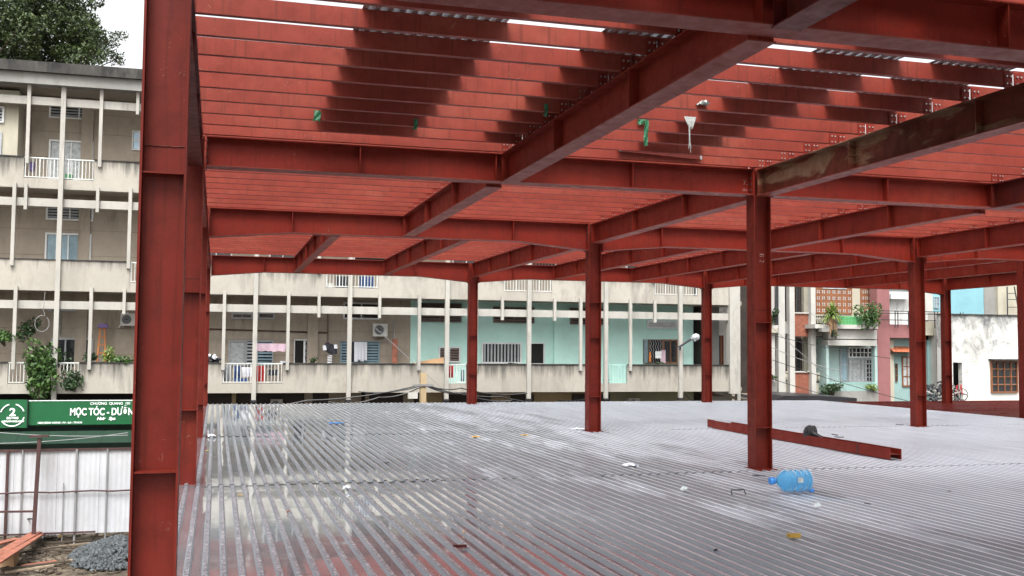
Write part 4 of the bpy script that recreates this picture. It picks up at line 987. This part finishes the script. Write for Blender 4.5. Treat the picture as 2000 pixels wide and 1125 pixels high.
# dracaena
dt = thing('spiky_plant', at(1625, 640, YR - 1), 'lime green spiky-leaved plant with dead skirt on the townhouse balcony', 'plant')
m = MB(); c = at(1625, 616, YR - 1); m2 = MB()
for k in range(260):
    a = U(0, 6.28); el = U(-.5, 1.45); L = U(.45, .85); d = Vector((math.cos(a) * math.cos(el), math.sin(a) * math.cos(el), math.sin(el))); s = d.cross(Vector((0, 0, 1))).normalized() * .03
    q = c + d * L * .6; e = c + d * L + Vector((0, 0, -.22 * math.cos(el))); m.quad(c - s * .5, q - s, q + s, c + s * .5); m.tri(q - s, e, q + s)
for k in range(60):
    a = U(0, 6.28); s = Vector((.02, 0, 0)); b_ = c + Vector((math.cos(a) * .1, math.sin(a) * .1, -.1)); e = c + Vector((math.cos(a) * .3, math.sin(a) * .25, U(-1.1, -.4))); m2.tri(b_ - s, e, b_ + s)
m.build('leaves', 'leaf_lime', dt); m2.build('dead_leaves', 'cardboard', dt); MB().tube([c - Vector((0, 0, 1.1)), c], .06, 6).build('trunk', 'bark', dt)
bush('balcony_bush', at(1695, 617, YR - 1), (.72, .5, .62), 1300, .07, 'leaf_fresh', 'round green bush on the right end of the townhouse balcony', 14)
bush('balcony_bush', at(1627, 762, YR - 1.1), (.6, .4, .32), 700, .07, 'leaf_dark', 'dark leafy bush at the left foot of the townhouse')
bush('balcony_bush', at(1705, 758, YR - 1), (.4, .3, .15), 300, .06, 'leaf_lime', 'low lime green plant at the right foot of the townhouse railing')
bush('balcony_bush', at(1506, 622, YR - .5), (.42, .4, .5), 500, .07, 'leaf_dark', 'dark shrub in the planter behind the chalked column')
bush('balcony_bush', at(1500, 738, YR - .4), (.5, .3, .2), 300, .06, 'leaf_dark', 'small olive plant on the low planter right of the chalked column')
bush('balcony_bush', at(1632, 652, YR - 1.15), (.2, .2, .3), 120, .06, 'leaf_dark', 'dark trailing plant hanging below the spiky plant')

h3 = thing('pink_house', at(1760, 780, YR), 'dusty pink house with a teal recess and an orange tiled awning', 'house')
RB_(h3, 'pier', 'wall_pink', 1713.5, 500, 1738, 790, YR - .3, .6, down=-3.5); RB_(h3, 'beam', 'wall_pink', 1738.3, 634, 1802, 660, YR - .3, .6)
RB_(h3, 'wall', 'wall_white', 1728, 570, 1800, 634, YR + 2.2, .3); RB_(h3, 'parapet_block', 'wall_white', 1740, 575, 1778, 584, YR + 1.8, .3); RB_(h3, 'wall', 'wall_teal', 1730, 655, 1840, 790, YR + .32, .3, down=-3.5)
RB_(h3, 'pier', 'wall_cream', 1738.5, 664, 1746, 785, YR + .1, .2); RB_(h3, 'pier', 'wall_teal', 1812, 664, 1826, 785, YR + .1, .2)
RB_(h3, 'wall', 'wall_cream', 1802.3, 628, 1834, 655, YR - .2, .5); RB_(h3, 'pier', 'wall_whiteclean', 1828, 610, 1838, 760, YR - .3, .6); RB_(h3, 'wall', 'wall_whiteclean', 1800, 560, 1822, 628, YR + 2.4, .3)
window(h3, rect(1761, 696, 1790, 755, YR + .32), YR + .32, frame='wood_brown', pane='glass_curtain', nx=3, ny=3)
window(h3, rect(1748, 710, 1752, 745, YR + .32), YR + .32, frame='wood_brown', pane='glass_dark', nx=1, ny=3); window(h3, rect(1822, 700, 1829, 765, YR + .32), YR + .32, frame='wood_dark', pane='glass_dark', nx=1)
x0, x1, z0, z1 = rect(1743, 679, 1784, 688, YR - .1); aw = bx('awning_board', 'wood_dark', h3, x0, x1, YR - .2, YR + .31, z0 - .06, z0 - .02); tsrc = None
for i in range(9):
    for j in range(3):
        xa = x0 + (x1 - x0) * i / 9; ya = YR - .25 + .2 * j; za = z0 + .1 * j
        MB().prism([(0, 0), ((x1 - x0) / 9 * .5, .035), ((x1 - x0) / 9 * .96, 0), ((x1 - x0) / 9 * .96, .02), ((x1 - x0) / 9 * .5, .055), (0, .02)], (xa, ya, za), (1, 0, 0), (0, 0, 1), (0, .32, .11)).build('roof_tile', 'tile_orange', aw)
m = MB(); z1 = at(1770, 608, YR - .5).z; z0 = at(1770, 640, YR - .5).z; xa = at(1718, 610, YR - .5).x; xb = at(1835, 610, YR - .5).x
for z in (z1, z1 - .12, z1 - .45): m.bar((xa, YR - .5, z), (xb, YR - .5, z), .04)
for i in range(6):
    for q in (0, .16): x = xa + .9 + i * .78 + q; m.bar((x, YR - .5, z0), (x, YR - .5, z1), .035)
m.build('roof_railing', 'rail_dark', h3)
h4 = thing('white_house', at(1910, 784, YR - 2), 'white house wall streaked with black mould, with a brown barred window', 'house')
Y4 = YR - 1.2
x0, x1, z0, z1 = rect(1838, 616, 1996, 785, Y4)
da, db, dz0, dz1 = rect(1862, 708, 1880, 785, Y4); wa, wb, wz0, wz1 = rect(1934, 705, 1986, 767, Y4)
bx('wall', 'wall_mould', h4, x0, da, Y4, Y4 + .3, -3.5, z1 + 0); bx('wall', 'wall_mould', h4, da + .002, db - .002, Y4, Y4 + .3, dz1, z1); bx('wall', 'wall_mould', h4, db, x1, Y4, Y4 + .3, -3.5, z1); bx('coping', 'roof_dark', h4, x0 - .05, x1 + .1, Y4 - .06, Y4 + .36, z1 + .002, z1 + .06)
bx('wall', 'wall_mould', h4, x1 - .3, x1 + 6, Y4 + .31, Y4 + .5, -3.5, z1 - .4); bx('room_shade', 'interior_shade', h4, da - 1, db + 3, Y4 + 1.5, Y4 + 1.6, -3.5, 3.3)  # last one: black panel behind the doorway, painted as an unlit room
window(h4, (wa, wb, wz0, wz1), Y4, frame='wood_brown', pane='glass_dark', nx=4, ny=4, depth=.1); bx('window_hood', 'roof_dark', h4, wa - .1, wb + .15, Y4 - .4, Y4 - .001, wz1 + .03, wz1 + .1)
hb = thing('blue_house', at(1900, 600, YR + 5), 'bright sky blue wall with grey and cream neighbours behind the white house', 'house')
RB_(hb, 'wall', 'wall_blue', 1815, 500, 1921, 640, YR + 5, .3, down=-3.5); RB_(hb, 'wall', 'wall_grey', 1921.5, 500, 1948, 640, YR + 5.2, .3, down=-3.5); RB_(hb, 'wall', 'wall_cream', 1949, 500, 2100, 640, YR + 5, .3, down=-3.5)
window(hb, rect(1823, 580, 1833, 602, YR + 5), YR + 5, frame='frame_grey', pane='glass_blue', nx=2, ny=2)
ld = thing('roof_ladder', at(1985, 615, YR + 4.5), 'thin dark metal ladder against the cream wall at the upper right', 'ladder')
for a, b in ((1967, 1968), (1981, 1991)): MB().bar(at(b, 615, YR + 4.6), at(a, 560, YR + 4.6), .05).build('rail', 'rail_dark', ld)
for y_ in (573, 585, 600): MB().bar(at(1967, y_, YR + 4.6), at(1984 + (y_ - 573) * .2, y_, YR + 4.6), .04).build('rung', 'rail_dark', ld)
# far backdrop block so that no bare horizon shows between houses
bk = thing('rear_block', (24, 56, -3.5), 'plain grey concrete block seen between the apartment corner and the brick panel house', 'building')
bx('wall', 'wall_grey', bk, 20.5, 27.5, 53, 55, -3.5, 9.5)
for k in range(4):
    for i in range(3): window(bk, (21.6 + 1.6 * i, 22.7 + 1.6 * i, -.5 + 2.2 * k, .9 + 2.2 * k), 53, pane='glass_dark', nx=2)
# clutter of bicycles and wire before the teal recess
cl = MB()
for k in range(70):
    p = at(U(1806, 1856), U(752, 782), YR - 1.9 + U(-.3, .3)); q = p + Vector((U(-.5, .5), U(-.2, .2), U(-.2, .25))); cl.tube([p, (p + q) / 2 + Vector((0, 0, U(-.1, .15))), q], U(.015, .05), 5)
cl.build('scrap_tangle', 'rail_dark', kind='stuff'); bpy.data.objects['scrap_tangle']['label'] = 'dark tangle of scrap wire and tubing piled before the teal recess'
cl = MB()
for k in range(30):
    p = at(U(1812, 1890), U(755, 783), YR - 2 + U(-.3, .3)); q = p + Vector((U(-.4, .4), U(-.2, .2), U(-.1, .15))); cl.tube([p, q], U(.02, .05), 5)
cl.build('pale_scrap', 'wall_grey', kind='stuff')
bi = thing('bicycle', at(1878, 785, YR - 2), 'bicycle with a red frame leaning at the dark doorway of the white house', 'bicycle')
for px in (1866, 1880):
    c = at(px, 771, YR - 2); m = MB(); m.tube([(c.x + .3 * math.cos(a * math.pi / 10), c.y, c.z + .3 * math.sin(a * math.pi / 10)) for a in range(21)], .022, 5, cap=False)
    for a in range(8): m.tube([c, c + Vector((.29 * math.cos(a * .785), 0, .29 * math.sin(a * .785)))], .006, 4)
    m.build('wheel', 'rail_dark', bi)
c1 = at(1866, 771, YR - 2); c2 = at(1880, 771, YR - 2); m = MB(); s1 = c1 + Vector((.1, 0, .45)); s2 = c2 + Vector((-.08, 0, .5)); m.tube([c1, s1, s2, c2], .025, 6); m.tube([s1, (c1 + c2) / 2, s2], .025, 6); m.build('frame', 'cloth_red', bi)
m = MB(); m.tube([s2 + Vector((-.15, -.1, .15)), s2 + Vector((0, 0, .12)), s2 + Vector((.12, .1, .18))], .018, 6); m.build('handlebar', 'rail_dark', bi)
# dark tarpaulin roof and rusty roofs beyond the deck
o = MB().prism([(0, 0), (4.2, 0), (4.2, .22), (2.0, .34), (.6, .34), (0, .1)], (at(1496, 780, 41).x, 40.5, at(1550, 787, 41).z), (1, 0, 0), (0, 0, 1), (0, 3, .05)).build('tarp_roof', 'tarp_black'); tag(o, 'wet black tarpaulin roof below the brick panels', 'roof')
rr = thing('lean_to_roof', at(1450, 785, 40), 'low roof of loose grey sheets and timbers at the apartment corner', 'roof')
for k in range(7):
    p = at(1400 + 8 * k, 770 + U(-3, 10), 40.5); MB().bar(p + Vector((-1.2, .0, U(-.1, .25))), p + Vector((1.3, .4, U(-.3, .1))), .35, .03).build('sheet', random.choice(['wall_grey', 'wood_grey', 'wood_dark']), rr)
bx('frame', 'wood_dark', rr, at(1395, 780, 41).x, at(1500, 780, 41).x, 41.5, 41.7, -3.5, at(1450, 785, 41.5).z)

# ------------------------------------------------------------------ street lamp, pole, cables
def cable(pts, r=.014, n=14, sag=.0):
    out = []
    for (a, b) in zip(pts[:-1], pts[1:]):
        a = Vector(a); b = Vector(b)
        for k in range(n): t = k / n; out.append(a.lerp(b, t) - Vector((0, 0, sag * 4 * t * (1 - t))))
    out.append(Vector(pts[-1])); return MB().tube(out, r, 5)
sp = thing('street_lamp', at(1327, 690, YF - .3), 'grey curved street lamp arm fixed to a post of the mint balcony', 'street lamp')
MB().tube([at(1328, 684, YF - .3), at(1329, 676, YF - .3), at(1336, 671, YF - .35), at(1352, 661, YF - .5)], .045, 7).build('arm', 'rail_dark', sp)
a = at(1350, 662, YF - .5); b = at(1366, 656, YF - .6); m = MB().tube([a, a.lerp(b, .3), a.lerp(b, .7), b], [.05, .13, .15, .06], 9); m.build('lamp_head', 'frame_grey', sp); m = MB().tube([a.lerp(b, .3) - Vector((0, 0, .06)), a.lerp(b, .9) - Vector((0, 0, .05))], [.1, .07], 8); m.build('lens', 'plastic_white', sp)
MB().bar(at(1321, 678, YF - .3), at(1330, 677, YF - .3), .05).build('clamp', 'rail_dark', sp)
YP = 35.5
po = thing('utility_pole', (at(826, 760, YP).x, YP, -3.5), 'short concrete utility pole carrying black cables before the beige parapet', 'utility pole')
X = at(826, 760, YP).x; bx('shaft', 'wall_ochre', po, X - .1, X + .1, YP - .1, YP + .1, -3.5, at(826, 728, YP).z)
bx('cross_arm', 'post_grey', po, X - .35, X + .35, YP - .14, YP - .101, at(826, 752, YP).z - .04, at(826, 752, YP).z + .03)
c = at(806, 772, YP); bx('junction_box', 'ac_white', po, c.x - .2, c.x + .12, YP - .3, YP - .15, c.z - .1, c.z + .1)
ends = [(826, 750), (826, 752), (826, 755), (826, 748), (826, 757)]
cabs = [([(400, 800), (600, 782), (826, 750)], 'lowest cable running left from the utility pole'), ([(640, 785), (740, 776), (826, 753)], 'middle cable running left from the utility pole'), ([(700, 765), (826, 752)], 'short cable rising to the utility pole'),
        ([(826, 750), (905, 768), (1000, 782)], 'cable running right from the utility pole to the far column'), ([(826, 752), (980, 775), (1120, 786)], 'long cable running right from the pole past the ochre wall'), ([(826, 748), (900, 758), (1030, 768)], 'upper cable running right from the utility pole'),
        ([(1175, 768), (1090, 782)], 'drooping cable under the mint balcony post'), ([(1340, 770), (1370, 785)], 'short cable below the last balcony post')]
for pts, lb in cabs:
    o = cable([at(x, y_, YP) for x, y_ in pts], .022, 8, .12).build('cable', 'cable_black'); tag(o, 'black ' + lb, 'cable', 'cables around the utility pole')
for i, (a, b, lb) in enumerate([((1500, 632), (1700, 800), 'steepest'), ((1500, 652), (1740, 700), 'uppermost'), ((1500, 675), (1640, 725), 'middle'), ((1500, 700), (1800, 790), 'long low'), ((1565, 590), (1620, 640), 'short upper'), ((1480, 730), (1700, 792), 'lowest')]):
    o = cable([at(*a, 43.5), at(*b, 42.5)], .014, 12, .1).build('cable', 'cable_black' if i % 2 else 'post_grey'); tag(o, lb + ' thin cable slanting in front of the brick panel house and green townhouse', 'cable', 'cables over the right hand houses')
for i, (x0_, y0_, x1_, y1_) in enumerate([(0, 845, 250, 850), (0, 866, 250, 845)]):
    o = cable([at(x0_, y0_, 33), at(x1_, y1_, 33)], .012, 10, .06).build('cable', 'post_grey'); tag(o, ('upper' if i == 0 else 'lower') + ' thin wire across the dark green canopy', 'cable')
wl = MB(); c = at(82, 632, YF - .2)
wl.tube([at(88, 570, YF - .2), at(85, 605, YF - .2)] + [Vector((c.x + .22 * math.cos(a * .35 + 1.2), c.y, c.z + .27 * math.sin(a * .35 + 1.2))) for a in range(18)], .011, 5)
o = wl.build('coiled_wire', 'post_grey'); tag(o, 'white wire hanging in a loop beside the tall balcony post', 'wire')
o = cable([at(700, 610, YF + .5), at(865, 760, YF - .5)], .01, 8, .0).build('cable', 'post_grey'); tag(o, 'thin grey wire slanting across the beige parapet', 'cable')
o = MB().bar(at(402, 662, YW - .1), at(770, 668, YW - .1), .015).build('clothes_line', 'post_grey'); tag(o, 'thin pipe running along the beige balcony wall', 'pipe')

# ------------------------------------------------------------------ things on the deck
hb_ = thing('loose_h_beam', (9.75, 13.65, .04), 'long red H-section beam lying on the deck with the black mask on it', 'steel beam')
y0, y1, xl, xr, z0 = 13.65, 20.0, 9.75, 9.95, .045
bx('side_flange', 'red_primer', hb_, xl, xl + .012, y0, y1, z0, z0 + .16); bx('side_flange', 'red_primer', hb_, xr - .012, xr, y0, y1 - .5, z0, z0 + .16); bx('web', 'red_dark', hb_, xl + .0125, xr - .0125, y0, y1, z0 + .07, z0 + .08)
bx('end_tab', 'red_primer', hb_, xl + .05, xl + .062, y1 + .002, y1 + .35, z0, z0 + .16); bx('weld_seam', 'dark_steel', hb_, xl - .004, xl - .0005, 14.5, 14.53, z0, z0 + .16)
hb_.rotation_euler = (0, 0, -.04)
# welding mask
mk = thing('welding_mask', (9.85, 16.2, .2), 'black welding mask resting on the long red beam', 'welding mask')
mc = Vector((9.95, 16.15, .19)); m = MB(); NU, NV = 12, 8; V = []
for j in range(NV + 1):
    v = j / NV; ph = -.45 + v * 1.75
    row = []
    for i in range(NU + 1):
        th = math.pi * (.0 + i / NU); rr_ = .15 * math.cos(max(-1.3, min(1.45, ph)) * .9) + .015
        row.append(mc + Vector((-math.sin(th) * rr_ * 1.0 + .05, -math.cos(th) * rr_ * .85, .05 + .135 * math.sin(ph))))
    V.append(row)
for j in range(NV):
    for i in range(NU): m.quad(V[j][i], V[j][i + 1], V[j + 1][i + 1], V[j + 1][i])
ms = m.build('shell', 'mask_black', mk, smooth=True); so_ = ms.modifiers.new('s', 'SOLIDIFY'); so_.thickness = .006
m = MB(); m.box(mc.x - .115, mc.x - .08, mc.y - .09, mc.y - .01, .27, .335); m.build('visor_frame', 'dark_steel', mk)
m = MB(); m.box(mc.x - .119, mc.x - .116, mc.y - .08, mc.y - .02, .282, .322); m.build('visor_glass', 'glass_dark', mk)
MB().bar((mc.x - .08, mc.y - .12, .30), (mc.x - .02, mc.y - .42, .21), .03, .012).build('strap', 'dark_steel', mk); MB().bar((mc.x - .02, mc.y - .12, .26), (mc.x + .0, mc.y - .36, .2), .02, .01).build('strap', 'frame_grey', mk)
# water jug
jl = atz(1561, 968, .02); jc = Vector((jl.x, jl.y + .13, .035 + .14))
jg = thing('water_jug', (jc.x, jc.y, .03), 'large translucent blue water jug lying on its side by the chalked column', 'water jug')
ax = (at(1585, 940, jc.y + .0) - at(1512, 940, jc.y)).normalized(); ax = Vector((1, -.06, .0)).normalized()
prof = [(-.285, .028), (-.285, .036), (-.24, .038), (-.235, .03), (-.215, .033), (-.195, .06), (-.165, .1), (-.13, .128), (-.11, .133), (-.085, .133), (-.08, .127), (-.07, .127), (-.065, .134), (-.02, .134), (-.015, .126), (-.003, .126), (.002, .134), (.05, .134), (.055, .127), (.065, .127), (.07, .134), (.12, .134), (.125, .128), (.135, .128), (.14, .134), (.175, .132), (.19, .118), (.193, .09), (.18, .02)]
a2 = ax.cross(Vector((0, 0, 1))).normalized(); m = MB(); n = 28; i0 = 0
body = [(x, r) for x, r in prof[4:]]
def lathe(m, pr, n=28):
    i0 = len(m.v)
    for x, r in pr:
        for k in range(n): t = 6.28318 * k / n; m.v.append(tuple(jc + ax * x + (a2 * math.cos(t) + Vector((0, 0, 1)) * math.sin(t)) * r))
    for q in range(len(pr) - 1):
        for k in range(n): a = i0 + q * n + k; b = i0 + q * n + (k + 1) % n; m.f.append((a, b, b + n, a + n)); m.m.append(0)
    m.f.append(tuple(i0 + k for k in reversed(range(n)))); m.m.append(0); m.f.append(tuple(i0 + (len(pr) - 1) * n + k for k in range(n))); m.m.append(0)
lathe(m, body); jb = m.build('bottle', 'jug_blue', jg, smooth=True)
inner = MB(); lathe(inner, [(x * .985, r - .004) for x, r in body][::1]); 
io = inner.build('inner_wall', 'jug_blue', jg, smooth=True); io.data.flip_normals()
m = MB(); lathe(m, [(-.292, .03), (-.29, .04), (-.235, .042), (-.232, .034)]); m.build('cap', 'jug_cap', jg, smooth=True)
p = jc + ax * .17 + Vector((0, -.06, -.11)); MB().tube([p, p + ax * .05], .022, 8).build('tap', 'jug_cap', jg)
MB().box(jc.x - .02, jc.x + .05, jc.y - .14, jc.y - .137, jc.z - .01, jc.z + .05).build('label', 'glass_curtain', jg)
# small litter
crumple('paper_scrap', atz(1231, 911, .03), .10, 'cloth_white', 'crumpled white plastic scrap on the middle of the deck', flat=.35); crumple('rag', atz(1131, 838, .03), .16, 'cloth_white', 'flat white rag at the foot of the middle column', 'rag', flat=.1)
crumple('orange_scrap', atz(931, 854, .03), .09, 'plastic_yellow', 'small orange scrap on the far part of the deck', flat=.2); crumple('orange_scrap', atz(1026, 850, .03), .09, 'plastic_yellow', 'faint orange scrap right of the first one on the far deck', flat=.1)
crumple('blue_scrap', atz(657, 827, .03), .16, 'jug_cap', 'bright blue plastic scrap near the far deck edge', flat=.1); crumple('yellow_scrap', atz(470, 966, .03), .03, 'plastic_yellow', 'thin yellow scrap near the left sheet joint', flat=.1); crumple('yellow_scrap', atz(405, 880, .03), .03, 'plastic_yellow', 'tiny yellow scrap by the second left column', flat=.1)
crumple('clear_scrap', atz(1337, 960, .03), .04, 'scrap_clear', 'small clear plastic scrap standing left of the black handle', flat=1.2); crumple('clear_scrap', atz(1597, 992, .03), .035, 'scrap_clear', 'small clear plastic scrap in front of the blue jug', flat=1.2); crumple('white_scrap', atz(678, 955, .03), .05, 'cloth_white', 'white bit of plastic on the left sheet joint', flat=.6)
crumple('white_scrap', atz(414, 853, .03), .07, 'cloth_white', 'white bit of plastic near the third left column', flat=.5)
p = atz(1555, 1051, .03); o = MB().prism([(0, 0), (.1, 0), (.12, .04), (.1, .075), (.0, .07)], p + Vector((-.06, 0, .003)), (1, -.1, 0), (.1, 1, 0), (0, 0, .03)).build('mustard_lump', 'plastic_yellow', loc=p); tag(o, 'mustard coloured flat lump on the near deck below the jug', 'scrap')
p = atz(885, 1067, .03); o = MB().bar(p, p + Vector((.11, -.01, 0)), .03, .02).build('red_scrap', 'red_dark', loc=p); tag(o, 'small dark red chip on the near deck', 'scrap')
bh = thing('metal_handle', atz(1440, 968, .03), 'small black bent metal handle on the deck left of the jug', 'handle'); p = atz(1428, 966, .03)
MB().tube([p + Vector((0, -.02, 0)), p + Vector((0, 0, .05)), p + Vector((.16, 0, .05)), p + Vector((.17, -.03, 0))], .008, 6).build('rod', 'cable_black', bh)
for (a, b, lb) in (((1625, 848), (1636, 850), 'short black offcut lying behind the welding mask'), ((1630, 853), (1648, 854), 'longer black offcut lying behind the welding mask'), ((1750, 829), (1765, 830), 'tiny dark offcut left of the pink house column')):
    o = MB().bar(atz(*a, .045), atz(*b, .045), .02, .015).build('steel_offcut', 'cable_black'); tag(o, lb, 'offcut')

for i, (px, py, L, a, mt, lb) in enumerate([(745, 905, .12, .3, 'rail_dark', 'thin dark offcut in the wet middle of the deck'), (905, 1040, .06, 1.2, 'cardboard', 'tiny brown chip on the near wet deck'), (1395, 1075, .04, .5, 'cable_black', 'black screw head on the near deck'),
        (1700, 985, .07, 2.0, 'cable_black', 'small black chip right of the jug'), (1180, 870, .10, .8, 'wall_grey', 'pale wire offcut behind the white scrap'), (1850, 960, .05, .1, 'rail_dark', 'dark chip near the right edge of the deck'), (560, 1000, .05, 1.0, 'wood_brown', 'brown chip on the wet left part of the deck'),
        (1495, 930, .16, 2.6, 'cable_black', 'short black wire end at the foot of the chalked column'), (1180, 845, .14, .2, 'wall_grey', 'grey strip beside the rag of the middle column')]):
    p = atz(px, py, .028); o = MB().bar(p, p + Vector((L * math.cos(a), L * math.sin(a), .004)), .014, .012).build('deck_scrap', mt, loc=p); tag(o, lb, 'scrap')
# ------------------------------------------------------------------ things tied to the joists
strip_z = 0
def strip(name, px0, py0, px1, py1, Y, mat, label, cat='strap', ragged=.02, nz=8, curl=.005):
    x0, x1, z0, z1 = rect(px0, py0, px1, py1, Y); m = MB(); V = []
    for j in range(nz + 1):
        v = j / nz; dx = curl * math.sin(v * 5); V.append([(x0 + dx + (x1 - x0) * i / 3 + U(-.004, .004), Y + .008 * math.sin(i * 2 + j), z1 + (z0 - z1) * v + (U(-ragged, ragged) if j == nz else 0)) for i in range(4)])
    for j in range(nz):
        for i in range(3): m.quad(V[j][i], V[j][i + 1], V[j + 1][i + 1], V[j + 1][i])
    o = m.build(name, mat, loc=(x0, Y, z1)); so = o.modifiers.new('s', 'SOLIDIFY'); so.thickness = .003; return tag(o, label, cat, 'ties hanging on the roof joists')
def jfront(px, py): y = atz(px, py, 4.28).y; return min(JY + JY2, key=lambda q: abs(q - y)) - .03
strip('green_tie', 613, 216, 626, 238, jfront(620, 226), 'strap_green', 'crumpled green tie at the left end of the shaded joist patch')
strip('green_tie', 808, 232, 815, 254, jfront(812, 243), 'strap_green', 'narrow green tie at the right end of the shaded joist patch')
strip('green_tie', 1063, 203, 1070, 228, jfront(1066, 215), 'strap_green', 'narrow green tie left of the middle beam')
strip('green_tie', 1246, 220, 1258, 242, jfront(1256, 230), 'strap_green', 'short wide fold of the green cloth right of the middle beam'); strip('green_cloth', 1258, 220, 1266, 284, jfront(1256, 230) - .02, 'strap_green', 'long green strip hanging right of the middle beam', nz=12)
def rag_fan(px0, px1, py0, py1, tail, Y, label, mat='plastic_white'):
    x0, x1, z0, z1 = rect(px0, py0, px1, py1, Y); m = MB(); xm = (x0 + x1) / 2; K = 7
    for k in range(K):
        a = x0 + (x1 - x0) * k / K; b = x0 + (x1 - x0) * (k + 1) / K; m.quad((a, Y, z1), (b, Y - .01 * (k % 2), z1), (xm + (b - xm) * .35, Y - .02, z0 + U(-.02, .02)), (xm + (a - xm) * .35, Y - .01, z0 + U(-.02, .02)))
    for k in range(3): q = xm + U(-.02, .02); m.tube([(q, Y - .01, z0 + .02), (q + U(-.01, .01), Y - .015, (z0 + tail) / 2), (q + U(-.02, .02), Y - .01, tail + U(0, .1))], [.007, .005, .003], 4)
    o = m.build('hanging_rag', mat, loc=(x0, Y, z0)); return tag(o, label, 'rag', 'ties hanging on the roof joists')
Yq = jfront(1350, 235); rag_fan(1336, 1360, 228, 250, at(1350, 300, Yq).z, Yq, 'pale grey rag with a long string hanging below the joists', 'rag_grey')
o = crumple('hanging_plastic', at(1373, 207, jfront(1373, 205)), .06, 'rag_grey', 'crumpled white plastic caught on a joist above the pale grey rag', 'rag', flat=.7)
# loose channel geometry
Yc = jfront(1290, 300) - .06; x0, x1, z0, z1 = rect(1209, 288, 1371, 306, Yc)
MB().prism([(0, 0), (.05, 0), (.05, .004), (.004, .004), (.004, .10), (.05, .10), (.05, .104), (0, .104)], (x0, Yc, (z0 + z1) / 2 - .02), (0, 1, 0), (0, 0, 1), (x1 - x0, 0, -.05)).build('channel', 'red_dark', t if False else bpy.data.objects['loose_channel'])
for x, dz in ((x0, 0), (x1 - .03, -.048)): MB().box(x, x + .03, Yc - .003, Yc - .0005, (z0 + z1) / 2 - .02 + dz, (z0 + z1) / 2 + .08 + dz).build('cut_end', 'post_grey', bpy.data.objects['loose_channel'])
